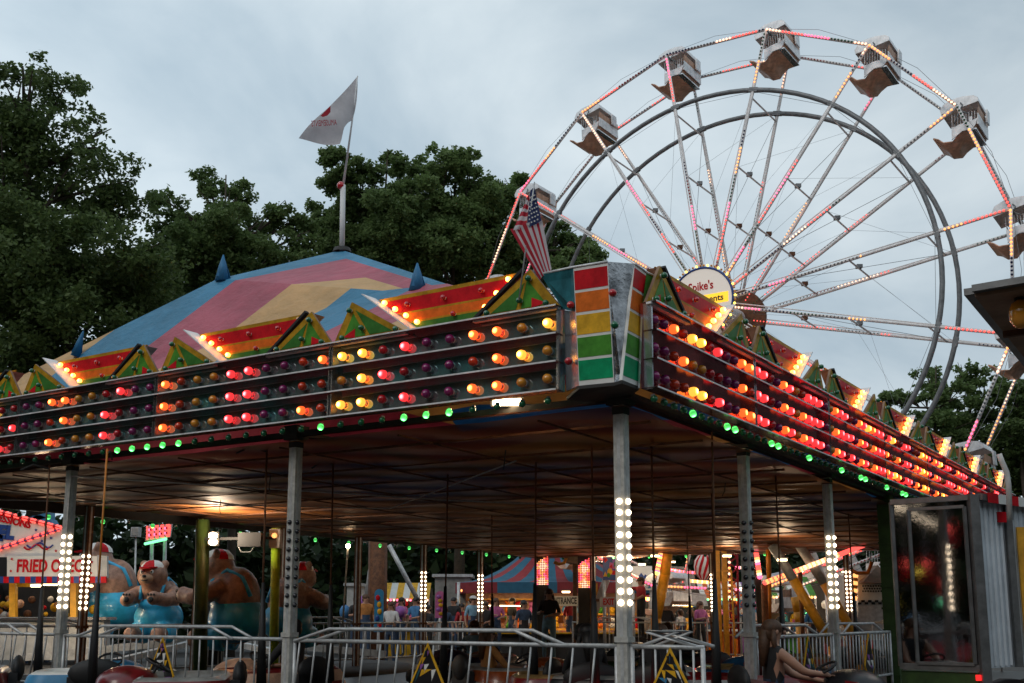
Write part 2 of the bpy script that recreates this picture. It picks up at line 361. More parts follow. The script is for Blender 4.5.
def crown_panel(loc, rz, tilt, L, label, group, flip=False, lit=True):
    t = thing('crown_panel', label, 'crown panel', loc, (0, -tilt, rz), group); k = L/2.87
    X = (lambda x: (L-x*k)) if flip else (lambda x: x*k)
    Y0, Y1 = (-.12 if flip else -.2), .04
    def pr(b, pts, y, th, m, ms=None): b.prism([(X(p[0]), y, p[1]) for p in pts], (0, th, 0), m, ms)
    b = MB()
    def ex(z): return .98+(.56-.98)*z/.49+.12*(1-z/.49), 1.74+(2.44-1.74)*z/.49
    for z0, z1, m in BANDS:
        a0, b0 = ex(z0); a1, b1 = ex(z1); pr(b, [(a0, z0), (b0, z0), (b1, z1), (a1, z1)], Y0, .02, m)
    part('recessed_panel', b, t)
    b = MB()   # side walls of the recess, white inside; near one seen edge-on, dark
    b.prism([(X(1.76), Y0, 0), (X(2.5), Y0, .52), (X(2.5), Y1-.03, .52), (X(1.76), Y1-.03, 0)], (X(.02)-X(0), 0, 0), 'white_paint')
    part('recess_wall', b, t)
    b = MB(); b.prism([(X(1.0), Y0, 0), (X(.37), Y0, .42), (X(.37), Y1-.03, .42), (X(1.0), Y1-.03, 0)], (X(.02)-X(0), 0, 0), 'tub_brown')
    b.bar((X(1.03), Y1-.01, 0), (X(.42), Y1-.01, .43), .03, .055, 'rubber'); part('edge_trim', b, t)
    for tri, gi in (([(0, 0), (.98, 0), (.34, .42)], 0), ([(1.83, 0), (2.87, 0), (2.62, .44)], 1)):
        b = MB(); pr(b, tri, Y1-.03, .03, 'p_mustard', 'canvas_brown')
        cx = sum(p[0] for p in tri)/3; cz = sum(p[1] for p in tri)/3
        q = [(cx+(p[0]-cx)*.66, cz+(p[1]-cz)*.66) for p in tri]; m01 = ((q[0][0]+q[1][0])/2, q[0][1]); ap = q[2]
        mid = (cx, cz)
        pr(b, [q[0], (m01[0]-.03, m01[1]), (ap[0]-.0, ap[1])], Y1+.001, .003, 'p_green' if gi == 0 else 'p_dgreen')
        pr(b, [(m01[0]+.03, m01[1]), q[1], (ap[0]+.03, ap[1]-.03)], Y1+.001, .003, 'p_dgreen' if gi == 0 else 'p_green')
        rx = q[0] if gi == 0 else q[1]; dr = 1 if gi == 0 else -1
        pr(b, [(rx[0]+dr*.0, rx[1]+.015), (rx[0]+dr*.17, rx[1]-.01), (rx[0]+dr*.17, rx[1]+.09)], Y1+.005, .003, 'p_red')
        f = part('triangle_panel', b, t)
        spots = [(tri[2][0], tri[2][1]-.1), (tri[0][0]+.14, .05), (tri[1][0]-.16, .05), (cx, cz-.02), ((tri[0][0]+tri[1][0])/2, .17)][:4]
        for (x, z) in spots: link('bulb', bulbmesh('off_green', .03), t, (X(x), Y1+.003, z))
        b = MB(); b.bar((X(tri[0][0]), Y1+.02, -.012), (X(tri[1][0]), Y1+.02, -.012), .05, .02, 'trim_silver'); part('sill', b, t)
    for i in range(5):
        f = i/4; link('bulb', bulbmesh('small_amber' if lit else 'off_amber', .028), t, (X(1.72+.6*f), Y0+.022, .07+.36*f))
    for i in range(4):
        f = i/3; link('bulb', bulbmesh('small_amber' if (lit and rnd.random() < .93) else 'off_amber', .028), t, (X(1.14-.42*f), Y0+.022, .07+.36*f))
    for i in range(3): link('bulb', bulbmesh('off_red', .028), t, (X(1.05+.48*i), Y0+.022, .37))
    link('bulb', bulbmesh('off_red', .028), t, (X(1.4), Y0+.022, .18))
    return t
LIT2 = {(0, 4), (0, 5), (1, 0), (1, 5), (2, 4), (2, 5)}
LIT1 = {(0, 0), (0, 1), (1, 1), (2, 0), (2, 1), (0, 6), (0, 7), (1, 7), (2, 6), (2, 7), (2, 8), (0, 2), (1, 2), (2, 2), (0, 3), (1, 9)}
LIT3 = {(0, 0), (0, 1), (1, 1), (2, 0), (2, 1), (1, 2), (0, 6), (0, 7), (1, 7), (1, 8), (2, 6), (2, 7)}
LIT3 |= {(0, 3), (2, 3), (0, 9)}; LIT2 |= {(0, 0), (2, 0), (0, 9), (2, 8), (1, 4)}
LITL = [LIT3, LIT2, {(2, 6), (1, 6), (0, 7), (0, 8), (0, 9), (1, 9), (2, 8), (2, 9), (0, 3), (1, 3), (2, 2), (0, 2)}, LIT1]
XL = -V; xr = RZL
SL = 2.85
names = ['light board left of the corner sign, yellow lamps lit at its left end', 'second light board left of the corner sign, red lamps lit in its middle', 'third light board left of the corner sign, above the lamp-lit post', 'light board at the left edge of the photo, farthest on the left facade']
for i in range(4):
    u0 = .40+SL*i; z = zb(u0, 0); p = uv(u0, -.35, z)
    light_board(p, RZL, .0095, SL, 10, [0, 6, 4, 2][i], names[i], lambda r, c, col, s=LITL[i]: (r, c) in s, 'light boards along the fascia')
    crown_panel(uv(u0, -.35, z+.79), RZL, .0095, SL, ['folded crown panel topping the left facade just before the corner sign', 'second crown panel from the corner sign, before the blue patch of the tent', 'third crown panel from the corner sign, below the lowest blue fin', 'crown panel at the left edge of the photo'][i], 'crown panels along the fascia top')
SR = 2.45; RZR = math.atan2(-V.y, -V.x)
ordn = ['first', 'second', 'third', 'fourth', 'fifth', 'sixth', 'seventh']
rr2 = random.Random(11)
for i in range(7):
    v1 = -.2+SR*(i+1); z = zb(0, v1)-.03; p = uv(-.35, v1, z)
    if i == 0: s = {(0, 6), (0, 7), (0, 8), (2, 6), (2, 7), (2, 8), (1, 0)}; s = {(r, c) for r, c in [(0, 4), (0, 5), (2, 4), (2, 5), (1, 0), (0, 10), (0, 11), (1, 10), (2, 11), (2, 10), (0, 2), (1, 3), (2, 7), (0, 7)]}
    else:
        s = set(); base = rr2.randrange(3)
        for c in range(12):
            for r in range(3):
                if rr2.random() < (.9 if (c//2+base) % 2 else .45): s.add((r, c))
    # columns run from the far end (x=0 local is v1) : c counts from near end
    cols = [(4, 6), (4, 5)]
    light_board(p, RZR, .014, SR, 12, [4, 2, 0, 6, 4, 2, 0][i], ordn[i]+' light board from the corner sign along the right facade', lambda r, c, col, s=s: (r, c) in s, 'light boards along the fascia', mirror=True, near=(i == 0))
    crown_panel(uv(-.35, v1, z+.79), RZR, .014, SR, ordn[i]+' folded crown panel from the corner sign on the right facade', 'crown panels along the fascia top', flip=True)
# back-side boards of the hall, only their lower edge and green bulbs show beneath the net
def far_board(a, bq, label):
    a = Vector(a); bq = Vector(bq); d = (bq-a).normalized(); rz = math.atan2(d.y, d.x); L = (bq-a).length
    t = thing('edge_beam', label, 'roof beam', a, (0, -math.asin(d.z), rz))
    b = MB(); b.box((L/2, 0, .55), (L, .06, 1.1), 'dark'); part('beam', b, t)
    me = bulbmesh('on_green', .04); me2 = bulbmesh('off_green', .04); n = int(L/.55)
    for k in range(n): link('bulb', me if k % 2 == 0 else me2, t, (k*.55+.2, 0, -.03), (-PI/2, 0, 0))
far_board(uv(12.7, .2, 3.36), uv(12.7, 18.3, 3.26), 'dark roof edge with a string of green bulbs over the bears')
far_board(uv(12.6, 18.4, 3.26), uv(.2, 18.4, 3.14), 'dark roof edge with a string of green bulbs before the game tent')
# ------------------------------------------------------------------ corner sign
t = thing('corner_sign', 'flared corner sign with red, orange, yellow and green blocks', 'corner sign', uv(0, -.5, 3.6))
def quadlerp(q, s, r): return (q[0]*(1-s)+q[1]*s)*(1-r)+(q[3]*(1-s)+q[2]*s)*r    # q: TL TR BR BL
def blocks(q, cols, inward):
    b = MB(); b.prism([q[3], q[2], q[1], q[0]], inward*.03, 'p_white'); wpart('block_panel', b, t)
    b = MB(); n = len(cols); edges = [.035+i*.19 for i in range(6)]
    for i, c in enumerate(cols):
        r0 = .035+i*.19; r1 = r0+.165
        pts = [quadlerp(q, .02, r1), quadlerp(q, .98, r1), quadlerp(q, .98, r0), quadlerp(q, .02, r0)]
        b.prism(pts, -inward*.003, c)
    return wpart('colour_blocks', b, t)
ql = [onv(573.3, 267.2, -.5), onv(607.6, 261.6, -.5), onv(614.3, 382.2, -.5), onv(579, 385.7, -.5)]
qr = [onu(634.8, 263.7, -.3), onu(646.5, 272.4, -.3), onu(638.9, 386.6, -.3), onu(622.2, 379.9, -.3)]
blocks(ql, ['p_red', 'p_orange', 'p_yellow', 'p_green', 'p_teal_green'], V)
blocks(qr, ['p_red', 'p_orange', 'p_yellow', 'p_green', 'p_teal_green'], U)
def slab(name, pts, th, m): b = MB(); b.prism(pts, th, m); return wpart(name, b, t)
mat('crumpled', (.35, .35, .36), .18, 1., .7, 5, .9); slab('silver_corner', [ql[1], qr[0], qr[3], ql[2]], (U+V)*.02, 'crumpled')
wl = onv(540, 274, -.38); slab('side_wing', [wl, ql[0], ql[0]*.62+ql[3]*.38, onv(563, 309, -.36)], V*.02, 'p_teal')
slab('side_plate', [onv(564, 310, -.36), ql[0]*.62+ql[3]*.38, ql[3], onv(566, 391, -.36)], V*.02, 'polished')
wr = onu(658, 278, -.3); slab('side_wing', [qr[1], wr, onu(642.5, 305, -.34), qr[1]*.7+qr[2]*.3], U*.02, 'p_dgreen')
slab('side_plate', [qr[1]*.7+qr[2]*.3, onu(643, 307, -.34), onu(640, 388, -.34), qr[2]], U*.02, 'polished')
slab('bottom_tray', [ql[3], ql[2], qr[3], qr[2], uv(.1, .15, 3.57), uv(.4, -.3, 3.57)], (0, 0, -.03), 'dark')
b = MB(); b.tube([onv(541, 274, -.37), ql[0], ql[1]], .012, 'trim_silver', 6); b.tube([qr[0], qr[1], wr], .012, 'trim_silver', 6); wpart('top_edging', b, t)
for (x, y, m) in ((573, 306, 'off_red'), (615, 294, 'off_red'), (617, 326, 'off_green'), (571, 362, 'off_red')):
    link('bulb', bulbmesh(m, .035), t, onv(x, y, -.47 if x < 600 else -.53)-t.location, (0, 0, RZL))
# ------------------------------------------------------------------ net ceiling and trusses
mb = MB(); zc = lambda u, v: zb(u, v)-.15-.012*v*.6
nu, nv = 24, 36; vs = []; fs = []
for i in range(nu+1):
    for j in range(nv+1):
        u = -.1+12.7*i/nu; v = -.1+18.4*j/nv; vs.append(uv(u, v, zc(u, v)+.03*math.sin(j*1.9)*math.sin(i*.9+j)+.012*rnd.uniform(-1, 1)))
for i in range(nu):
    for j in range(nv): a = i*(nv+1)+j; fs.append((a, a+1, a+nv+2, a+nv+1))
mb.add(vs, fs, 'ceiling_net', True)
o = wsolo('ceiling_net', mb, 'brown wire net ceiling stretched over the bumper cars', 'ceiling net', uv(0, 0, 3.4)); o.rotation_euler = (0, 0, 0)
t = thing('roof_frame', 'dark trusses and cables carrying the tent over the bumper cars', 'roof frame', uv(0, 0, 3.6))
b = MB()
for v in (0, 2.9, 5.8, 8.7, 11.6, 14.5, 18.1):
    b.bar(uv(-.1, v, zc(0, v)+.1), uv(12.5, v, zc(12.4, v)+.1), .06, .08, 'dark')
for u in (0, 4.14, 8.28, 12.4): b.bar(uv(u, -.1, zc(u, 0)+.12), uv(u, 18.2, zc(u, 18.1)+.12), .06, .08, 'dark')
wpart('beams', b, t)
b = MB()
for k in range(15):
    v = .6+k*1.2; b.bar(uv(0, v, zc(0, v)-.02), uv(12.4, v, zc(12.4, v)-.02), .025, .025, 'rust')
for k in range(7):
    u = .9+k*1.75; b.bar(uv(u, 0, zc(u, 0)-.03), uv(u, 18, zc(u, 18)-.03), .02, .02, 'rust')
wpart('purlins', b, t)
b = MB()
b.tube([uv(8.2, -.05, 3.4), uv(5, 4.2, 3.25), uv(1, 9, 3.2)], .012, 'galv', 6)
b.tube([uv(12, 1, 3.4), uv(7, 5, 3.3), uv(2.5, 2, 3.4)], .01, 'galv', 6)
for u, v in ((2.1, 1.2), (6, 1.4), (1.2, 5.2), (9, 3.2)): b.tube([uv(u, v, 3.4), uv(u+.02, v, 3.25), uv(u+.1, v+.1, 3.2)], .008, 'dark', 5)
wpart('cables', b, t)
b = MB()
b.bar(uv(-.1, -.2, 4.02), uv(12.6, -.2, 4.15), .05, .08, 'dark'); b.bar(uv(-.12, -.1, 3.56), uv(-.12, 18.2, 3.3), .05, .08, 'dark')
wpart('eave_beams', b, t)
# floodlight beneath the left fascia
p = at(507, 402, 10.6)
t = thing('floodlight', 'bright bar floodlight under the left fascia', 'floodlight', p)
b = MB(); b.box((0, 0, 0), (.27, .05, .06), 'on_warm'); part('lamp', b, t)
b = MB(); b.box((0, .045, .01), (.32, .03, .1), 'black'); b.box((0, .0, .055), (.32, .1, .015), 'black'); part('housing', b, t)
al = bpy.data.lights.new('floodlight_beam', 'POINT'); al.energy = 60; al.color = (1, .66, .36); al.shadow_soft_size = .05
ao = bpy.data.objects.new('floodlight_beam', al); C.objects.link(ao); ao.parent = t; ao.location = (0, .16, -.05); ao.rotation_euler = (math.radians(40), 0, 0)
# ------------------------------------------------------------------ striped tent roof
A_ = at(342, 250, uv(7.5, 4.5).y); F1 = onv(218, 279, 2.5); F2 = onv(447, 284, 2.5); M_ = onv(383, 291, 2.5)
E0 = uv(-.15, -.2, 4.1); E1 = uv(12.7, -.2, 4.25); E2 = uv(12.7, 18.3, 4.1); E3 = uv(-.15, 18.3, 3.9)
B1 = uv(9, 8.5, 6.1); B2 = uv(4, 8.5, 5.6); R1 = uv(6.5, 14, 5.2)
tent = thing('tent_roof', 'faded blue, pink and tan striped tent roof above the bumper cars', 'tent roof', uv(6, 5, 4))
def clip(poly, n, d):     # keep n.p <= d
    o = []
    for i in range(len(poly)):
        a, b_ = poly[i], poly[(i+1) % len(poly)]; da, db = n.dot(a)-d, n.dot(b_)-d
        if da <= 0: o.append(a)
        if (da < 0) != (db < 0) and abs(da-db) > 1e-9: o.append(a+(b_-a)*(da/(da-db)))
    return o
cloth = MB(); STRP = ['t_blue', 't_pink', 't_tan']
VO = V.dot(ORG)
def polyadd(pts, m):
    if len(pts) >= 3: cloth.add(pts, [tuple(range(len(pts)))], m, False)
# upper left and right facets, stripes as chevrons over the hip
LP = (A_, F1, M_); RP = (A_, M_, F2)
def onseg(x, a, b_):
    lo, hi = 0., 1.
    for _ in range(40):
        m = (lo+hi)/2; p = a.lerp(b_, m)-EYE; px = 512+F_*p.x/(p.y*math.cos(PT)+p.z*math.sin(PT))
        if px < x: lo = m
        else: hi = m
    return a.lerp(b_, (lo+hi)/2)
K = [onseg(236, F1, M_), onseg(292, F1, M_), onseg(351, F1, M_)]
H = [onplane(346, 258.7, *LP), onplane(365.6, 277.5, *LP)]
Rr = [onseg(433, M_, F2), onseg(404, M_, F2)]
polyadd([A_, F1, K[0], H[0]], 't_blue'); polyadd([A_, H[0], Rr[0], F2], 't_blue')
polyadd([K[0], K[1], H[1], H[0]], 't_pink'); polyadd([H[0], H[1], Rr[1], Rr[0]], 't_pink')
polyadd([K[1], K[2], M_, H[1]], 't_tan'); polyadd([H[1], M_, Rr[1]], 't_tan')
# lower front panel: stripes parallel to the seam running down to the left
lowp = [F1, M_, E0, E1]; pl = (F1, F2, E1)
a0 = onplane(236, 282, F1, M_, E1); a1 = onplane(143, 352, F1, M_, E1); dirn = (a1-a0).normalized()
nrm = (F1-M_).cross(E1-M_).normalized(); sdir = dirn.cross(nrm).normalized()
if sdir.dot(M_-F1) < 0: sdir = -sdir
s0 = [sdir.dot(k) for k in (K[0], K[1], K[2])]
def stripes(poly, sdir, s0, w, first=0):
    for k in range(-14, 20):
        if k < 0: lo, hi = s0[0]+w*k, s0[0]+w*(k+1)
        elif k == 0: lo, hi = s0[0], s0[1]
        elif k == 1: lo, hi = s0[1], s0[2]
        else: lo, hi = s0[2]+w*(k-2), s0[2]+w*(k-1)
        p_ = clip(clip(poly, sdir, hi), -sdir, -lo)
        if len(p_) > 2: polyadd(p_, STRP[(k+1+first) % 3])
Ea = E1*.5+E0*.5
stripes([F1, M_, E1], sdir, s0, 1.15); stripes([M_, Ea, E1], sdir, s0, 1.15); stripes([M_, F2, Ea], sdir, s0, 1.15); stripes([F2, E0, Ea], sdir, s0, 1.15)
stripes([F1, E1, E2], sdir, s0, 1.15); stripes([F1, E2, B1], sdir, s0, 1.15)
for tri in ([F2, E3, E0], [F2, B2, E3], [A_, B1, F1], [A_, F2, B2], [A_, B2, B1], [B1, R1, B2], [B1, E2, R1], [B2, R1, E3], [R1, E2, E3]): stripes(tri, V, [VO, VO+1.2, VO+2.4], 1.2)
cl = wpart('canvas', cloth, tent)
sm = cl.modifiers.new('thickness', 'SOLIDIFY'); sm.thickness = .006
b = MB(); b.prism([E1, E0, E0-ZZ*.3, E1-ZZ*.3], V*.01, 't_blue'); b.prism([E0, E3, E3-ZZ*.3, E0-ZZ*.3], U*.01, 't_blue'); wpart('valance', b, tent)
def fin(x, y0, y1, p, lean=(0, 0, 0), w=.13):
    b = MB(); tip = Vector(p)+ZZ*((y0-y1)/F_*p.y)+Vector(lean)
    for a in (0, 2.1, 4.2): b.prism([p+Vector((math.cos(a), math.sin(a), 0))*w, p+Vector((math.cos(a+1.6), math.sin(a+1.6), 0))*w*.7, tip], Vector((.004, .004, 0)), 'f_blue')
    b.tube([p-ZZ*.05, p+(tip-p)*.5, tip], [w*.9, w*.5, .01], 'f_blue', 7); wpart('blue_fin', b, tent)
fin(211, 277, 252, F1+U*-.1); fin(417, 289, 262, onplane(417, 288, *RP)); p = onv(76, 353, 1.2); fin(76, 352, 330, p, U*-.15+V*.0, .09); fin(5, 386, 372, onv(8, 388, .6), (0, 0, 0), .07)
# pole with white flag on the tent peak
t = thing('flag_pole', 'tall white pole rising from the tent peak', 'flag pole', A_)
Pm = at(343, 185, A_.y); Pt = at(357.5, 76, A_.y)
b = MB(); b.tube([A_-ZZ*.1, Pm], .045, 'white_paint', 8); wpart('lower_pole', b, t)
b = MB(); b.tube([Pm-ZZ*.05, at(352, 122, A_.y), Pt], [.022, .016, .012], 'white_paint', 6); wpart('upper_pole', b, t)
b = MB(); b.lathe([(.16, -.04), (.14, .03), (.05, .06)], 'dark', 10); part('base_collar', b, t); b = MB(); b.ell((-.05, 0, 1.15), .07, 'off_red', 8, 6); part('red_lamp', b, t)
def grid_cloth(fn, n, m, matfn):
    b = MB(); vs = [fn(i/n, j/m) for i in range(n+1) for j in range(m+1)]
    for i in range(n):
        for j in range(m):
            a = i*(m+1)+j; b.add([vs[a], vs[a+1], vs[a+m+2], vs[a+m+1]], [(0, 1, 2, 3)], matfn((i+.5)/n, (j+.5)/m), True)
    return b
YF = A_.y
def bil(c, s, r): return (c[0]*(1-s)+c[1]*s)*(1-r)+(c[3]*(1-s)+c[2]*s)*r
fc = [at(357.5, 76, YF), at(299, 139, YF-.5), at(339.5, 142.5, YF-.3), at(352, 122, YF)]
# mast edge: 357.5,76 -> 358,105 -> 352,122 ; free end 299,139 -> 339,142
def flagfn(s, r):
    top = fc[0]*(1-s)+fc[1]*s
    b0 = at(358.4, 104, YF) if r else top
    mast = at(358.4, 104, YF)*(2*r*(1-r))+fc[0]*(1-r)**2+at(352, 121, YF)*r*r
    low = at(352, 121, YF)*(1-s)+at(339, 142.5, YF-.3)*s
    low = at(352, 121, YF)*(1-s)**2+at(343, 124, YF-.2)*2*s*(1-s)+at(339.5, 143, YF-.4)*s*s
    topc = fc[0]*(1-s)+fc[1]*s
    p = topc*(1-r)+low*r
    if s < .5: p = p*(s*2)+mast*(1-s*2)
    return p+Vector((0, .10*math.sin(s*6+r*3)*s, .03*math.sin(s*9+r*2)*s*(r*(1-r)*3)))
b = grid_cloth(flagfn, 22, 12, lambda s, r: 'flag_white')
fl = wsolo('white_flag', b, 'white flag with a red emblem streaming from the tent pole', 'flag', fc[0])
def onflag(x, y, yy=.02): return at(x, y, YF-.5-yy)
b = MB(); pts = [(330.5, 106), (327.5, 109), (323.5, 113), (320.5, 116), (323, 117), (327.5, 115.5), (330.5, 112)]
b.prism([onflag(*q) for q in pts], (0, -.006, 0), 'flag_red'); wpart('emblem', b, fl)
o = link('lettering', text_mesh('AMUSEMENTS', .15, 'flag_red', width=.42), fl)
d = (onflag(335.5, 119.5)-onflag(312, 125)); mid = onflag(324, 123.2)
o.matrix_local = frame_mat(mid-fl.location, -d.normalized(), ZZ)
# ------------------------------------------------------------------ US flag on leaning pole by the corner
base = onv(519, 285, -.45); tip = onv(534.5, 182, -.45)
t = thing('national_flag', 'stars and stripes flag hanging on a thin pole left of the corner sign', 'flag', base)
b = MB(); b.tube([base-ZZ*.15, tip], [.009, .007], 'galv', 6); wpart('pole', b, t)
yF = base.y-.02
def px_cloth(corners, wav):   # corners TL TR BR BL in px with depth offset
    c = [at(x, y, yF+d) for x, y, d in corners]
    def fn(s, r): return bil(c, s, r)+Vector((0, wav*math.sin(s*9+r*2), 0))
    return fn
# canton fold and hanging stripes (the flag hangs, stripes running downwards)
fnl = px_cloth([(533, 184, 0), (535.5, 184, -.02), (543, 240, -.06), (509, 236, -.04)], .015)
canton = px_cloth([(530.5, 190, -.045), (534.5, 187, -.06), (541.5, 221, -.09), (526.5, 229, -.075)], .008)
b = grid_cloth(canton, 10, 14, lambda s, r: 'flag_blue'); wpart('star_canton', b, t)
b = MB(); rs = random.Random(3)
for i in range(7):
    for j in range(4):
        r = .22+i*.115; s = (j+.5+(i % 2)*.3)/4.6; q = canton(s, r)+Vector((0, -.012, 0))
        if rs.random() < .9: b.prism([q+Vector((math.cos(a*PI*.4+1.57), 0, math.sin(a*PI*.4+1.57)))*(.011 if a % 1 == 0 else .005) for a in [k*.5 for k in range(10)]], (0, -.002, 0), 'p_white')
wpart('stars', b, t)
left = px_cloth([(530.5, 190, -.01), (530, 193, -.02), (526, 229, -.05), (513, 230, -.03)], .01)
b = grid_cloth(left, 8, 26, lambda s, r: 'flag_red' if int(r*9) % 2 else 'flag_white'); wpart('upper_stripes', b, t)
low = px_cloth([(513, 230, -.03), (541.5, 221, -.09), (551, 272, -.06), (538, 276, -.04)], .02)
low = px_cloth([(510, 229, -.03), (542, 219, -.09), (551.5, 270, -.06), (540, 279, -.04)], .02)
b = grid_cloth(low, 26, 14, lambda s, r: 'flag_red' if int(s*9.99) % 2 == 0 else 'flag_white'); wpart('hanging_stripes', b, t)

# ------------------------------------------------------------------ ferris wheel
WC = Vector((5.84, 31.474, 10.556)); TH = -.601; PH = 2.501; WW = 1.9; WR = 8.4; NS = 16
NH = Vector((math.cos(TH), math.sin(TH), 0)); AX = Vector((-math.sin(TH), math.cos(TH), 0))
def WP(a, r, s): return WC + (NH*math.cos(a)+ZZ*math.sin(a))*r + AX*s
wheel = thing('ferris_wheel', 'tall ferris wheel with lit spokes and hanging white tubs', 'ferris wheel', (WC.x, WC.y, 0))
PALS = ['led_red', 'led_amber', 'off_white', 'off_blue', 'led_white', 'off_red', 'led_red', 'off_green', 'led_amber']
def beads(b, p0, p1, side, rs, sp=.105, r=.032, runs=None, lit=.6):
    d = p1-p0; L = d.length; n = int(L/sp); dn = d/L; y = side.normalized(); x = dn.cross(y)
    k = 0
    while k < n:
        run = rs.choice((5, 7, 8, 8, 12)); m = rs.choice(['led_red', 'led_amber', 'led_white', 'led_red', 'led_pink', 'led_amber', 'led_red']) if rs.random() < lit else rs.choice(['off_red', 'off_white', 'off_blue', 'off_green', 'off_white'])
        for j in range(run):
            if k >= n: break
            c = p0+dn*(sp*(k+.5)); rr = r
            vs = [c+x*rr, c-x*rr, c+dn*rr, c-dn*rr, c+y*rr*1.2]
            b.add(vs, [(0, 2, 4), (2, 1, 4), (1, 3, 4), (3, 0, 4)], m); k += 1
rs = random.Random(5)
for side in (0, 1):
    off = -AX if side == 0 else AX; w0 = WW*side
    for k in range(NS):
        a = PH-k*2*PI/NS; h0 = WP(a, .45, w0+(.12 if side else -.12)); h1 = WP(a, WR, w0)
        pts = [WP(a, .45+(WR-.45)*f, w0+(.10 if side else -.10)*(1-f)) for f in (0, .33, .66, 1)]
        b = MB(); b.tube(pts, .045, 'wheel_white', 6)
        q = WP(a, 1.0, w0*1.0)+off*-.0
        tn = (-NH*math.sin(a)+ZZ*math.cos(a))
        b.tube([h0+tn*.12, h1+tn*.03], .018, 'wheel_white', 5)
        sp = wpart('spoke', b, wheel)
        b = MB(); o_ = -AX*.05
        f_in = .58+rs.uniform(-.06, .06); fo = .80 if side == 0 else .85
        beads(b, WP(a, .6, w0)-AX*.14, WP(a, WR*f_in, w0)-AX*.08, -AX, rs, lit=.6 if side == 0 else .5, r=.036 if side == 0 else .026)
        wpart('bead_lights', b, wheel, sp); b = MB()
        beads(b, WP(a, WR*fo, w0)-AX*.06, WP(a, WR*.995, w0)-AX*.05, -AX, rs, lit=.75 if side == 0 else .5, r=.036 if side == 0 else .026)
        wpart('bead_lights', b, wheel, sp)
        a2 = a-2*PI/NS; p0 = WP(a, WR, w0); p1 = WP(a2, WR, w0)
        b = MB(); b.tube([p0, p1], .045, 'wheel_white', 6)
        m_ = (p0+p1)/2; rad = (m_-WC-AX*w0).normalized()
        b.tube([p0+rad*.02, m_+rad*.22, p1+rad*.02], .006, 'grey_tube', 4)
        rim = wpart('rim_bar', b, wheel)
        b = MB(); beads(b, p0-AX*.05, p1-AX*.05, -AX, rs, lit=.7 if side == 0 else .45, r=.04 if side == 0 else .028); wpart('bead_lights', b, wheel, rim)
    b = MB(); n = 96; b.tube([WP(2*PI*i/n, 6.55, w0) for i in range(n+1)], .072, 'grey_tube', 8, False)
    for k in range(NS): a = PH-k*2*PI/NS; b.bar(WP(a-.02, 6.55, w0), WP(a+.02, 6.55, w0), .13, .13, 'grey_tube')
    wpart('drive_hoop', b, wheel)
b = MB(); b2 = MB()
for k in range(NS):
    a = PH-k*2*PI/NS
    for r, tt in ((2.6, 0), (4.2, 1), (6.3, 0)):
        b = MB(); b.tube([WP(a, r, 0), WP(a, r, WW)], .028, 'wheel_white', 5)
        cb = wpart('cross_bar', b, wheel)
        if r < 6: b = MB(); b.box(WP(a, r, WW*.45)+ZZ*.06, (.16, .16, .1), 'grey_tube' if tt else 'rust'); wpart('bracket', b, wheel, cb)
    a2 = a-2*PI/NS
    for (r0, r1) in ((.6, 4.2), (4.2, 6.5)):
        b2.tube([WP(a, r0, 0), WP(a2, r1, WW)], .0035, 'grey_tube', 4); b2.tube([WP(a, r0, WW), WP(a2, r1, 0)], .0035, 'grey_tube', 4)
    b2.tube([WP(a, 2.6, 0), WP(a, 6.4, WW)], .007, 'grey_tube', 4); b2.tube([WP(a, 6.5, 0), WP(a2, 6.5, 0)], .006, 'grey_tube', 4)
wpart('bracing_cables', b2, wheel)
# hub and its round sign
RA = Matrix((NH, -AX, ZZ)).transposed()   # local x along NH, y toward viewer, z up
def hubcyl(r, y0, y1, m, n=32, seg=None):
    b = MB(); vs = []
    for y in (y0, y1):
        for i in range(n): a = 2*PI*i/n; vs.append(WC+RA @ Vector((r*math.cos(a), y, r*math.sin(a))))
    b.add(vs, [tuple(range(n))[::-1], tuple(range(n, 2*n))]+[(i, (i+1) % n, n+(i+1) % n, n+i) for i in range(n)], m); return b
hb = hubcyl(.3, .3, -2.3, 'wheel_white'); hub = wpart('hub', hb, wheel)
b = hubcyl(.95, -1.9, -2.02, 'rust'); wpart('rear_disc', b, wheel, hub)
b = hubcyl(.6, .1, .0, 'tub_brown'); wpart('spoke_plate', b, wheel, hub)
sgn = hubcyl(.98, .62, .55, 'screen_sign', 40); sg = wpart('hub_sign', sgn, wheel)
b = MB(); n = 56
b.tube([WC+RA @ Vector((.98*math.cos(2*PI*i/40), .62, .98*math.sin(2*PI*i/40))) for i in range(41)], .035, 'p_blue', 6, False); wpart('blue_ring', b, wheel, sg)
b = MB()
for i in range(n):
    a = 2*PI*i/n; b.ell(WC+RA @ Vector((1.05*math.cos(a), .62, 1.05*math.sin(a))), .036, 'led_yellow' if i % 3 == 0 else 'off_amber', 6, 4)
wpart('bulb_ring', b, wheel, sg)
b = MB(); b.prism([WC+RA @ Vector(q) for q in ((-.84, .622, -.15), (.84, .622, -.15), (.84, .622, .15), (-.84, .622, .15))], RA @ Vector((0, .006, 0)), 'sign_yellow'); wpart('yellow_band', b, wheel, sg)
o0 = lambda x, z: WC+RA @ Vector((x, .633, z))-wheel.location
for txt, z, s_, m, wd in (("Spike's", .42, .36, 'p_red', .78), ('Amusements', .0, .26, 'p_black', 1.4), ('Service', -.46, .27, 'p_red', .74)):
    tx = link('lettering', text_mesh(txt, s_, m, width=wd, bold=.006), sg); tx.matrix_local = frame_mat(o0(0, z), NH, ZZ)
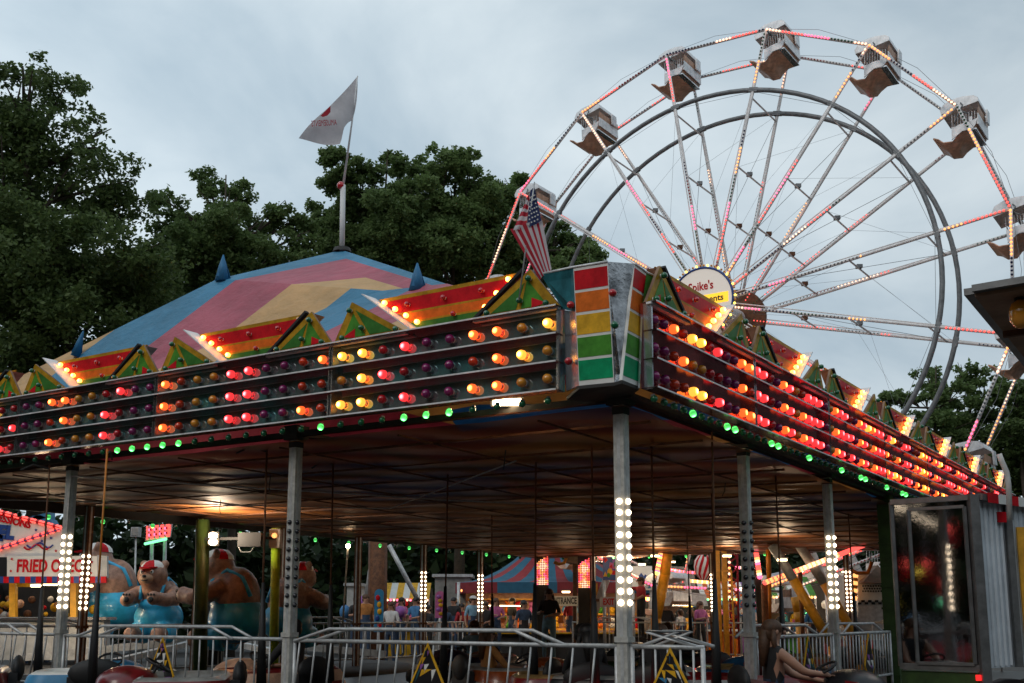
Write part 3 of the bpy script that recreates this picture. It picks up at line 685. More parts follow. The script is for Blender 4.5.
# legs of the wheel
b = MB()
for s_ in (-.9, WW+.9):
    for dx in (-4.2, 4.2): b.tube([WC+AX*s_*(.8 if s_ > 0 else .35), Vector((WC.x, WC.y, .15))+NH*dx+AX*s_], .11, 'wheel_white', 8)
    b.bar(Vector((WC.x, WC.y, .2))+NH*-4.4+AX*s_, Vector((WC.x, WC.y, .2))+NH*4.4+AX*s_, .25, .25, 'steel_yellow')
wpart('support_legs', b, wheel)
# tubs
def gondola(k):
    a = PH-k*2*PI/NS; piv = WP(a, WR, WW/2)
    g = link('gondola', None, wheel)
    R3 = Matrix((NH, AX, ZZ)).transposed().to_4x4(); M4 = Matrix.Translation(piv-wheel.location) @ R3
    g.matrix_local = M4
    return g
tubm = {}
def tub_parts():
    W_ = 1.45     # across the wheel (local y)
    # side profile in x-z, front (open) side towards -x ; tub hangs below pivot
    prof = [(-.98, -.92), (-.80, -1.0), (-.62, -1.16), (-.30, -1.18), (-.12, -.98), (.08, -.84), (.42, -.82), (.56, -.62), (.62, .02)]
    b = MB(); th = .05; vs = []
    for y in (-W_/2, W_/2):
        for (x, z) in prof: vs.append((x, y, z))
        for (x, z) in prof: vs.append((x+.02, y, z+th))
    n = len(prof); fs = []
    for i in range(n-1):
        fs.append((i, i+1, 2*n+i+1, 2*n+i)); fs.append((n+i, 3*n+i, 3*n+i+1, n+i+1)); fs.append((i, n+i, n+i+1, i+1)); fs.append((2*n+i, 2*n+i+1, 3*n+i+1, 3*n+i))
    b.add(vs, fs, 'tub_brown', True); tubm['shell'] = b
    b = MB()
    for y in (-W_/2, W_/2):
        b.prism([(-.30, y, -.60), (-.30, y, -1.1), (-.12, y, -.96), (.08, y, -.82), (.44, y, -.80), (.56, y, -.62), (.60, y, -.42), (.40, y, -.50), (.0, y, -.54), (-.15, y, -.6)], (0, .04 if y > 0 else -.04, 0), 'tub_white')
    b.box((.61, 0, -.42), (.04, W_, .42), 'tub_white'); b.box((.25, 0, -.80), (.62, W_*1.02, .05), 'polished')
    b.box((.35, 0, -.45), (.12, W_*.95, .35), 'tub_white'); b.box((.1, 0, -.62), (.5, W_*.95, .08), 'tub_brown')
    tubm['seat'] = b
    b = MB()
    for i in range(9):
        for y in (-W_/2-.03, W_/2+.03): b.bar((-.28+i*.1, y, -.12), (-.28+i*.1, y, -.58), .012, .012, 'tub_white')
    b.tube([(-.3, -W_/2, -.35), (-.36, 0, -.38), (-.3, W_/2, -.35)], .02, 'polished', 6); tubm['rail'] = b
    b = MB(); vs = []; fs = []; m = 12
    # canopy: curved roof shell, rounded towards the open side, with end cheeks
    cur = [(.62, .30), (.60, .46), (.46, .56), (.10, .60), (-.30, .56), (-.62, .42), (-.74, .20), (-.70, .04)]
    for y in (-W_*.42, W_*.42): vs += [(x, y, z) for x, z in cur]
    n = len(cur)
    for i in range(n-1): fs.append((i, i+1, n+i+1, n+i))
    b.add(vs, fs, 'tub_white', True)
    for y in (-W_*.42, W_*.42): b.prism([(x, y, z) for x, z in cur], (0, .015 if y > 0 else -.015, 0), 'tub_white')
    tubm['canopy'] = b
    b = MB()
    for y in (-W_/2-.02, W_/2+.02): b.tube([(0, y, 0), (.1, y, .2), (.0, y*.86, .35)], .025, 'grey_tube', 6); b.tube([(0, y, 0), (.3, y, -.2)], .03, 'grey_tube', 6); b.tube([(0, y, 0), (-.2, y, -.5)], .025, 'grey_tube', 6)
    b.tube([(0, -WW/2, 0), (0, WW/2, 0)], .04, 'grey_tube', 8)
    b.box((.72, .3, .05), (.06, .35, .5), 'tub_white'); tubm['hanger'] = b
tub_parts(); tubmesh = {k: v.mesh(k) for k, v in tubm.items()}
for k in range(NS):
    a = PH-k*2*PI/NS; piv = WP(a, WR, WW/2)
    if k in (9, 10, 11, 12, 13): pass
    g = link('gondola', tubmesh['shell'], wheel)
    g.matrix_local = Matrix.Translation(piv-wheel.location) @ Matrix((NH, AX, ZZ)).transposed().to_4x4() @ Matrix.Rotation([.05, -.04, .02, -.03, .06][k % 5], 4, 'Y') @ Matrix.Diagonal((.72, .86, .72, 1))
    for nm in ('seat', 'rail', 'canopy', 'hanger'): link(nm, tubmesh[nm], g)
# ------------------------------------------------------------------ trees
def leafmat(name, c1, c2, tr=.18):
    m = bpy.data.materials.new(name); m.use_nodes = True; MATS[name] = m; nt = m.node_tree; b = nt.nodes['Principled BSDF']
    b.inputs['Roughness'].default_value = .55; b.inputs['Specular IOR Level'].default_value = .25
    g = nt.nodes.new('ShaderNodeNewGeometry'); r = nt.nodes.new('ShaderNodeValToRGB')
    r.color_ramp.elements[0].color = (*c1, 1); r.color_ramp.elements[1].color = (*c2, 1)
    nt.links.new(g.outputs['Random Per Island'], r.inputs['Fac']); nt.links.new(r.outputs[0], b.inputs['Base Color'])
    t = nt.nodes.new('ShaderNodeBsdfTranslucent'); nt.links.new(r.outputs[0], t.inputs[0])
    mx = nt.nodes.new('ShaderNodeMixShader'); mx.inputs[0].default_value = tr
    nt.links.new(b.outputs[0], mx.inputs[1]); nt.links.new(t.outputs[0], mx.inputs[2]); nt.links.new(mx.outputs[0], nt.nodes['Material Output'].inputs['Surface'])
leafmat('leaf_maple', (.05, .085, .024), (.13, .185, .06), .42); leafmat('leaf_mid', (.075, .125, .035), (.17, .24, .085), .45); leafmat('leaf_light', (.085, .14, .04), (.20, .28, .10), .45)
leafmat('leaf_dark', (.012, .025, .008), (.03, .055, .016))
def leaf_crown(blobs, n, size, seed, clump=.5, density_per_clump=70):
    """leaves gathered into small clumps spread through ellipsoid lobes"""
    g = np.random.default_rng(seed)
    sub_c, sub_r = [], []
    for c, r in blobs:          # every lobe carries a number of boughs, each a flattened tuft of leaves
        c = np.array(c); r = np.array(r); k = int(np.clip(14*(r.mean()/1.3)**1.4, 9, 70))
        d = g.normal(size=(k, 3)); d /= np.linalg.norm(d, axis=1)[:, None]; rr = g.uniform(.12, 1.0, k)**.55
        sub_c.append(c+d*r*rr[:, None]); sub_r.append(np.clip(r.mean()*g.uniform(.22, .42, k), .28, clump*1.5))
    sub_c = np.concatenate(sub_c); sub_r = np.concatenate(sub_r)
    w_ = sub_r**2; si = g.choice(len(sub_c), n, p=w_/w_.sum())
    # twigs inside each bough
    tw = g.normal(size=(len(sub_c), 26, 3)); tw /= np.linalg.norm(tw, axis=2)[:, :, None]; tw *= g.uniform(.3, 1.0, (len(sub_c), 26))[:, :, None]**.6
    ti = g.integers(0, 26, n)
    p = sub_c[si]+tw[si, ti]*sub_r[si][:, None]*np.array([1.15, 1.15, .62])+g.normal(size=(n, 3))*(sub_r[si]*.13+.03)[:, None]
    s = size*g.uniform(.6, 1.35, n)
    a = g.normal(size=(n, 3)); a[:, 2] *= .6; a /= np.linalg.norm(a, axis=1)[:, None]
    q = g.normal(size=(n, 3)); b = np.cross(a, q); b /= np.linalg.norm(b, axis=1)[:, None]
    a = a*s[:, None]; b = b*(s*.62)[:, None]; fold = np.cross(a, b)*0.0
    vs = np.stack([p-a, p+b*.9-a*.15, p+a, p-b*.9-a*.15], 1).reshape(-1, 3)
    return vs
def crown_mesh(name, vs, m, off):
    n = len(vs)//4; me = bpy.data.meshes.new(name); me.vertices.add(4*n); me.vertices.foreach_set('co', (vs-np.array(off)).astype(np.float32).ravel())
    me.loops.add(4*n); me.loops.foreach_set('vertex_index', np.arange(4*n)); me.polygons.add(n)
    me.polygons.foreach_set('loop_start', np.arange(n)*4); me.polygons.foreach_set('loop_total', np.full(n, 4)); me.materials.append(MATS[m]); me.update(); me.validate(); return me
def tree(label, Y, blobs_px, trunk, m, n, size, seed, clump=.55, group='trees behind the rides', tr=.3):
    """blobs_px: (x, y, r) measured in the photograph, given a real distance and depth"""
    bl = []; g = random.Random(seed)
    for (x, y, r) in blobs_px:
        c = at(x, y, Y+g.uniform(-1, 1)*1.5); R = r/F_*Y; bl.append((np.array(c), (R, R*1.15, R*.85)))
    bx = at(trunk[0], 600, Y); base = Vector((bx.x, Y, 0)); root = thing('tree', label, 'tree', base, (0, 0, 0), group)
    link('crown', crown_mesh('crown', leaf_crown(bl, n, size, seed, clump), m, base), root)
    b = MB(); top = Vector(at(trunk[1], trunk[2], Y)); H_ = top.z
    pts = [base-ZZ*.1, base+(top-base)*.3+Vector((.15, 0, 0)), base+(top-base)*.65-Vector((.2, 0, 0)), top]; b.tube(pts, [tr, tr*.75, tr*.45, tr*.12], 'bark', 8)
    for (c, R) in bl:
        c = Vector(c); f = max(.25, min(.85, (c.z-R[0]*.8)/H_)); s0 = base+(top-base)*f; e = c+Vector((0, 0, R[0]*.25))
        md = s0*.5+e*.5+Vector((g.uniform(-.3, .3), g.uniform(-.3, .3), -.25)); b.tube([s0, md, e], [tr*.3, tr*.2, .03], 'bark', 5)
        for _ in range(3):
            e2 = c+Vector((g.uniform(-1, 1), g.uniform(-1, 1), g.uniform(-.4, 1)))*R[0]*.8; b.tube([md, md*.4+e2*.6+ZZ*.1, e2], [tr*.14, tr*.09, .015], 'bark', 4)
    link('trunk', b.mesh('trunk', base), root); return root
tree('huge dark leafy tree filling the left edge of the photo', 34, [(22, 74, 36), (62, 98, 38), (-10, 110, 50), (100, 138, 30), (30, 150, 60), (90, 185, 52), (-30, 200, 80), (128, 200, 30), (60, 250, 75), (130, 262, 48), (0, 300, 90), (100, 330, 80), (150, 300, 40), (-40, 400, 90), (60, 420, 90), (150, 400, 60)], (40, 30, 90), 'leaf_maple', 150000, .085, 1, .75, tr=.45)
tree('slender airy tree between the huge dark tree and the tent peak', 40, [(210, 190, 22), (238, 196, 20), (222, 225, 34), (185, 250, 34), (258, 228, 22), (284, 214, 18), (300, 240, 20), (270, 262, 34), (230, 280, 44), (180, 310, 50), (306, 262, 22), (165, 205, 22), (180, 225, 30), (210, 250, 40), (250, 262, 36), (300, 225, 16), (160, 250, 34)], (232, 226, 175), 'leaf_mid', 62000, .085, 2, .8, tr=.2)
tree('tree standing right behind the white flag pole', 43, [(350, 170, 20), (334, 185, 16), (372, 190, 26), (400, 165, 22), (350, 215, 26), (385, 225, 36), (410, 195, 26), (345, 255, 34), (390, 270, 40), (330, 155, 9), (325, 225, 26), (350, 240, 30), (365, 205, 30), (400, 215, 34), (400, 245, 36)], (372, 388, 150), 'leaf_mid', 72000, .088, 3, .8, tr=.22)
tree('broad tree in the middle, crown rising above the red crown panel', 44, [(440, 165, 22), (468, 168, 22), (455, 195, 34), (490, 190, 22), (435, 225, 36), (478, 235, 40), (450, 280, 45), (500, 275, 40), (425, 175, 24), (490, 200, 32), (460, 220, 40), (420, 205, 30), (440, 250, 44)], (458, 456, 145), 'leaf_light', 84000, .088, 4, .85, tr=.25)
tree('tree at the left foot of the ferris wheel, behind the national flag', 45, [(508, 195, 20), (522, 218, 26), (545, 235, 26), (560, 256, 22), (580, 245, 10), (530, 260, 34), (572, 275, 22), (592, 255, 12), (520, 190, 22), (535, 215, 26), (560, 235, 24), (500, 230, 34), (515, 250, 34), (578, 262, 20)], (540, 530, 185), 'leaf_light', 64000, .088, 5, .85, tr=.2)
tree('leafy tree low behind the right part of the ferris wheel', 58, [(934, 378, 17), (925, 400, 20), (955, 392, 22), (900, 398, 10), (886, 398, 6), (940, 430, 30), (910, 430, 20), (950, 480, 40)], (938, 936, 365), 'leaf_mid', 24000, .12, 6, .8, tr=.22)
tree('second low tree on the right, just left of the awning corner', 60, [(968, 372, 16), (985, 388, 20), (965, 410, 24), (1000, 405, 22), (985, 440, 34), (1000, 480, 40)], (980, 970, 362), 'leaf_mid', 24000, .12, 7, .8, tr=.22)
tree('dark tree at the right edge of the photo under the awning corner', 57, [(1020, 392, 20), (1035, 410, 30), (1015, 430, 26), (1040, 460, 40), (1060, 400, 30)], (1030, 1022, 380), 'leaf_maple', 22000, .12, 8, .8, tr=.25)
bl = []; g = random.Random(9)
for i in range(60):
    x = -42+i*1.55; Y = 66+g.uniform(-4, 6); h = g.uniform(2.4, 4.6); bl.append((np.array((x, Y, h*.9)), (2.6, 2.4, h)))
for i in range(26):
    x = -22+i*.95; Y = 47+g.uniform(-1, 2); bl.append((np.array((x, Y, 3.4)), (1.9, 1.6, g.uniform(2.6, 3.6))))
vs = leaf_crown(bl, 60000, .3, 19, 1.0); vs[:, 2] = np.maximum(vs[:, 2], .02)
tag(link('woodland', crown_mesh('woodland', vs, 'leaf_dark', (0, 0, 0))), 'dark woodland edge closing the fairground behind the stalls', 'woodland', kind='stuff')
mb = MB(); n = 40
for i in range(n):
    x0 = -90+i*5; x1 = x0+5; h0 = 7+.8*math.sin(i*1.3); h1 = 7+.8*math.sin((i+1)*1.3)
    mb.add([(x0, 74, 0), (x1, 74, 0), (x1, 82, h1), (x0, 82, h0)], [(0, 1, 2, 3)], 'bark', True); mb.add([(x0, 82, h0), (x1, 82, h1), (x1, 110, 0), (x0, 110, 0)], [(0, 1, 2, 3)], 'bark', True)
tag(link('hill', mb.mesh('hill')), kind='structure')

# ------------------------------------------------------------------ railings around the hall
def diamond(root, c, ax, w, h, seed):
    """small kite-shaped placard hung on a railing"""
    g = random.Random(seed); b = MB(); ax = Vector(ax).normalized(); n = ax.cross(ZZ).normalized()
    if n.y > 0: n = -n
    P = lambda s, z, o=0.: Vector(c)+ax*(s*w)+ZZ*(z*h)+n*o
    b.prism([P(0, 0), P(.5, -.62), P(0, -1), P(-.5, -.62)], n*.012, 'p_yellow')
    f = wpart('placard', b, root); b = MB()
    cols = ['p_purple', 'p_teal', 'p_black', 'p_white', 'p_yellow', 'p_black', 'p_purple', 'p_ltblue']
    b.prism([P(0, -.06, .012), P(.45, -.62, .012), P(0, -.94, .012), P(-.45, -.62, .012)], n*.002, 'p_black')
    def wd(z): return max(.0, min(-z*.78, (1+z)*1.28)) if z > -1 else 0
    z = -.10
    for i in range(9):
        dz_ = g.uniform(.07, .12); cuts = sorted([-1, g.uniform(-.6, 0), g.uniform(0, .7), 1]); sk = g.uniform(-.12, .12)
        for c0, c1 in zip(cuts, cuts[1:]):
            if g.random() < .15: continue
            zz = max(-.93, z-dz_*g.uniform(.7, 1.8)); w0, w1 = wd(z)*.86, wd(zz)*.86
            b.prism([P(c0*w0, z, .015), P(c1*w0*.9, z-.01, .015), P(c1*w1*.8+sk*w1, zz, .015)], n*.002, g.choice(cols))
        z -= dz_
        if z < -.9: break
    wpart('artwork', b, root, f)
def railing(label, a, bq, z, arch=None, slant=0., sp=.23, low=.62, dia=None, h2=None, rr=.021, group='railings round the bumper cars', m='galv'):
    a = Vector(a); bq = Vector(bq); d = (bq-a); L = d.length; d.normalize(); n = Vector((-d.y, d.x, 0))
    root = thing('railing', label, 'railing', (a.x, a.y, .22), (0, 0, 0), group)
    A = Vector((a.x, a.y, z)); b = MB()
    b.tube([A, A+d*L], rr, m, 8); wpart('top_rail', b, root)
    b = MB(); b.tube([A-ZZ*low, A+d*L-ZZ*low], rr*.9, m, 8); wpart('bottom_rail', b, root)
    b = MB()
    for s in (.012, L-.012): b = MB(); b.tube([A+d*s, A+d*s-ZZ*(z-.23)], rr, m, 8); wpart('end_post', b, root)
    pass
    k = 1
    while k*sp < L-.05:
        b = MB(); p = A+d*(k*sp)
        b.tube([p, p+d*slant*low-ZZ*low], .0105, m, 6); wpart('picket', b, root); k += 1
    if arch:
        s0, s1 = arch
        for o in (0., .3):
            b = MB(); b.tube([A+d*s0+n*o, A+d*(s0+.35)+ZZ*.13+n*o, A+d*(s1-.5)+ZZ*.13+n*o, A+d*s1+n*o], rr*.85, m, 8); wpart('raised_bar', b, root)
    if dia is not None: diamond(root, A+d*dia+ZZ*.0-V*.03 if abs(d.dot(V)) < .5 else A+d*dia-ZZ*.0-U*.03, d, .48, .72, int(dia*100))
    return root
railing('railing right of the corner post, ending at the gap, with a colourful kite placard', uv(-.06, 0), uv(-.76, .0), 1.32, arch=(.1, .66), dia=.40, sp=.12)
railing('long railing left of the corner post with a low arch and kite placard', uv(.07, 0), uv(4.07, 0), 1.32, arch=(.55, 3.7), dia=2.12, slant=.12)
railing('railing left of the post with unlit lamps, before the bears', uv(4.21, 0), uv(8.21, 0), 1.33, arch=(.5, 3.3), dia=2.0)
railing('railing at the left edge of the photo past the lamp-lit post', uv(8.35, 0), uv(11.6, 0), 1.34, arch=(.3, 2.6), slant=.16)
railing('railing between the two posts right of the corner with an arched bar', uv(0, 2.97), uv(0, 5.73), 1.34, arch=(.25, 2.2), dia=1.7, sp=.14, slant=.0)
railing('railing between the lamp-lit right post and the green post', uv(0, 5.87), uv(0, 8.4), 1.34, arch=(.25, 2.2), sp=.14, dia=1.3)
railing('far railing on the left side behind the bumper cars, at the bears', uv(12.5, .4), uv(12.5, 6.5), 1.4, arch=(1, 3), low=.8, group='far railings', sp=.26)
railing('far railing in front of the watching crowd', uv(12.5, 7), uv(12.5, 14.5), 1.4, arch=(1, 3.4), low=.8, group='far railings', sp=.26)
railing('far railing below the entrance sign', uv(11.5, 18.3), uv(7.4, 18.3), 1.38, arch=(.6, 2.6), low=.8, group='far railings', sp=.26)
railing('far railing below the yellow ladder mast', uv(6.9, 18.3), uv(3.8, 18.3), 1.38, low=.8, group='far railings', sp=.2)
railing('far railing in front of the chequered trailer', uv(3.4, 18.3), uv(.3, 18.3), 1.4, arch=(.4, 2), low=.8, group='far railings', sp=.26)
# ------------------------------------------------------------------ people
SK = dict(pel=(0, 0, .95), spi=(0, -.01, 1.12), che=(0, 0, 1.32), nek=(0, 0, 1.47), hed=(0, .015, 1.60), crn=(0, .01, 1.68))
EDG = [('pel', 'spi'), ('spi', 'che'), ('che', 'nek'), ('nek', 'hed'), ('hed', 'crn')]
RAD = dict(pel=(.155, .11), spi=(.14, .10), che=(.165, .115), nek=(.052, .052), hed=(.085, .10), crn=(.07, .08), sho=(.065, .065), elb=(.045, .045), wri=(.03, .028), pal=(.042, .022), hip=(.09, .09), kne=(.06, .06), ank=(.042, .042), toe=(.042, .03), hee=(.04, .035))
POSES = {
 'stand': dict(elb=[(-.25, -.02, 1.15), (.25, -.02, 1.15)], wri=[(-.27, .06, .92), (.27, .06, .92)], hip=None, kne=[(-.1, .02, .50), (.1, .02, .5)], ank=[(-.1, 0, .09), (.1, 0, .09)], dz=0),
 'watch': dict(elb=[(-.26, .02, 1.16), (.25, .05, 1.16)], wri=[(-.10, .22, 1.12), (.12, .26, 1.2)], hip=None, kne=[(-.1, .04, .50), (.12, .0, .5)], ank=[(-.12, 0, .09), (.13, -.04, .09)], dz=0),
 'point': dict(elb=[(-.27, .05, 1.2), (.33, .18, 1.42)], wri=[(-.18, .25, 1.1), (.40, .42, 1.50)], hip=None, kne=[(-.1, .02, .50), (.1, .02, .5)], ank=[(-.1, 0, .09), (.1, 0, .09)], dz=0),
 'drive': dict(elb=[(-.25, .2, 1.14), (.25, .2, 1.14)], wri=[(-.13, .43, 1.12), (.13, .43, 1.12)], hip=None, kne=[(-.14, .42, .96), (.14, .42, .96)], ank=[(-.12, .58, .60), (.12, .58, .6)], dz=-.72),
 'reach': dict(elb=[(-.22, .26, 1.16), (.22, .24, 1.2)], wri=[(-.10, .52, 1.10), (.10, .50, 1.17)], hip=None, kne=[(-.14, .42, .96), (.14, .42, .96)], ank=[(-.12, .58, .60), (.12, .58, .6)], dz=-.72),
}
def build_pose(pose):
    P = POSES[pose]; dz = P['dz']; names = list(SK); co_ = [Vector(SK[n]) for n in names]; rad = [RAD[n] for n in names]; ed = [(names.index(a), names.index(b)) for a, b in EDG]; seg = []
    segm = {'pel': 2, 'spi': 1, 'che': 1, 'nek': 0, 'hed': 0}
    for a, b in EDG: seg.append((co_[names.index(a)], co_[names.index(b)], segm[a]))
    for i, s in ((0, -1), (1, 1)):
        def addv(p, r, par, m):
            co_.append(Vector(p)); rad.append(RAD[r]); ed.append((par, len(co_)-1)); seg.append((co_[par], co_[-1], m)); return len(co_)-1
        sh = addv((s*.175, 0, 1.40), 'sho', 2, 1); el = addv(P['elb'][i], 'elb', sh, 0 if pose == 'reach' else 1); wr = addv(P['wri'][i], 'wri', el, 0)
        dd = (co_[wr]-co_[el]).normalized(); pa = addv(co_[wr]+dd*.07, 'pal', wr, 0)
        hp = addv((s*.10, .0, .90), 'hip', 0, 2); kn = addv(P['kne'][i], 'kne', hp, 2); an = addv(P['ank'][i], 'ank', kn, 2)
        addv(co_[an]+Vector((0, .16, -.045)), 'toe', an, 3)
    me = bpy.data.meshes.new('b'); me.from_pydata([tuple(c) for c in co_], ed, []); o = bpy.data.objects.new('b', me); sc.collection.objects.link(o)
    m = o.modifiers.new('s', 'SKIN'); m.use_smooth_shade = True
    me.skin_vertices.new() if not me.skin_vertices else None
    for i, sv in enumerate(me.skin_vertices[0].data): sv.radius = rad[i]; sv.use_root = (i == 0)
    m2 = o.modifiers.new('u', 'SUBSURF'); m2.levels = 1; m2.render_levels = 1
    dg = bpy.context.evaluated_depsgraph_get(); dg.update(); r = bpy.data.meshes.new_from_object(o.evaluated_get(dg)); bpy.data.objects.remove(o)
    v = [tuple(x.co) for x in r.vertices]; f = [tuple(p.vertices) for p in r.polygons]; bpy.data.meshes.remove(r)
    b = MB(); KEY = ['skin', 'shirt', 'trousers', 'shoes']
    for k in KEY: b._m(k)
    vs = [Vector(p) for p in v]
    for q in f:
        c = sum((vs[i] for i in q), Vector())/len(q); best = None
        for a, e, mm in seg:
            t = max(0, min(1, (c-a).dot(e-a)/max(1e-9, (e-a).length_squared))); dd = (a+(e-a)*t-c).length
            if best is None or dd < best[0]: best = (dd, mm, t)
        b.f.append(list(q)); b.mi.append(best[1]); b.sm.append(True)
    b.v = [tuple(p) for p in v]
    # face: nose, ears, eyes, mouth; hands: four fingers and thumb
    b.ell((0, .125, 1.595), (.014, .022, .022), 'skin', 6, 4); b.box((0, .113, 1.555), (.045, .008, .008), 'lips')
    for s in (-1, 1): b.ell((s*.088, .01, 1.6), (.014, .024, .034), 'skin', 6, 4); b.ell((s*.034, .106, 1.62), (.013, .01, .009), 'eyes', 6, 4)
    for i, s in ((0, -1), (1, 1)):
        wr = Vector(P['wri'][i]); dd = (wr-Vector(P['elb'][i])).normalized(); sd = dd.cross(ZZ); sd = sd.normalized() if sd.length > .1 else Vector((1, 0, 0)); up = sd.cross(dd)
        pal = wr+dd*.07
        for j in range(4):
            a0 = pal+dd*.02+sd*(j-1.5)*.019; ln = (.062, .074, .07, .055)[j]
            b.tube([a0, a0+dd*ln*.5-up*.008, a0+dd*ln*.85-up*.035], [.0095, .0085, .006], 'skin', 5)
        t0 = wr+dd*.03-sd*s*.03; b.tube([t0, t0+dd*.035-sd*s*.03, t0+dd*.06-sd*s*.032-up*.015], [.011, .01, .007], 'skin', 5)
    b.v = [(p[0], p[1], p[2]+dz) for p in b.v]
    return b
POSEC = {}; PCACHE = {}
mat('lips', (.3, .08, .07), .5); mat('eyes', (.01, .01, .01), .2)
def person(label, loc, rz, pose, shirt, trousers='c_denim', skin='skin', hair='hair_brown', long=False, scale=1., group=None, cap=None):
    if pose not in POSEC: POSEC[pose] = build_pose(pose)
    root = thing('person', label, 'person', loc, (0, 0, rz), group); root.scale = (scale,)*3
    k = (pose, shirt, trousers, skin)
    if k not in PCACHE:
        b = POSEC[pose]; b2 = MB(); b2.v, b2.f, b2.mi, b2.sm = b.v, b.f, b.mi, b.sm
        b2.keys = [{'skin': skin, 'shirt': shirt, 'trousers': trousers, 'shoes': 'black'}.get(x, x) for x in b.keys]; PCACHE[k] = b2.mesh('body')
    link('body', PCACHE[k], root); dz = POSES[pose]['dz']
    b = MB(); b.ell((0, -.012, 1.635+dz), (.104, .115, .098), hair, 12, 7, v1=.62)
    b.ell((0, -.05, 1.59+dz), (.095, .075, .1), hair, 10, 6)
    if long:
        b.tube([(0, -.08, 1.62+dz), (0, -.10, 1.45+dz), (.01, -.12, 1.25+dz)], [.07, .065, .03], hair, 9)
        for s in (-1, 1): b.tube([(s*.075, -.02, 1.62+dz), (s*.1, -.03, 1.5+dz), (s*.1, .0, 1.36+dz)], [.03, .03, .012], hair, 7)
    part('hair', b, root)
    if cap: b = MB(); b.ell((0, 0, 1.66+dz), (.112, .122, .085), cap, 12, 6, v1=.5); b.prism([(-.08, .08, 1.665+dz), (.08, .08, 1.665+dz), (.06, .2, 1.65+dz), (-.06, .2, 1.65+dz)], (0, 0, .012), cap); part('cap', b, root)
    return root
# ------------------------------------------------------------------ bumper cars
CARM = {}
def car_mesh(key, fn):
    if key not in CARM: CARM[key] = fn().mesh(key[0])
    return CARM[key]
def rrect(L, W, r, n=5):
    o = []
    for cx, cy, a0 in ((L/2-r, W/2-r, 0), (-L/2+r, W/2-r, PI/2), (-L/2+r, -W/2+r, PI), (L/2-r, -W/2+r, 1.5*PI)):
        for i in range(n+1): a = a0+PI/2*i/n; o.append((cx+r*math.cos(a), cy+r*math.sin(a)))
    return o
def ring(b, lv, m):    # loft through rounded rectangles: (L, W, r, z, yoff)
    rings = [[(y+yo, x, z) for x, y in [(q[1], q[0]) for q in rrect(Lq, Wq, rq)]] for Lq, Wq, rq, z, yo in lv]
    rings = [[(q[1], q[0]+0, q[2]) for q in rg] for rg in rings]; n = len(rings[0]); vs = [p for rg in rings for p in rg]; fs = []
    for j in range(len(rings)-1):
        for i in range(n): fs.append((j*n+i, j*n+(i+1) % n, (j+1)*n+(i+1) % n, (j+1)*n+i))
    b.add(vs, fs, m, True); return b
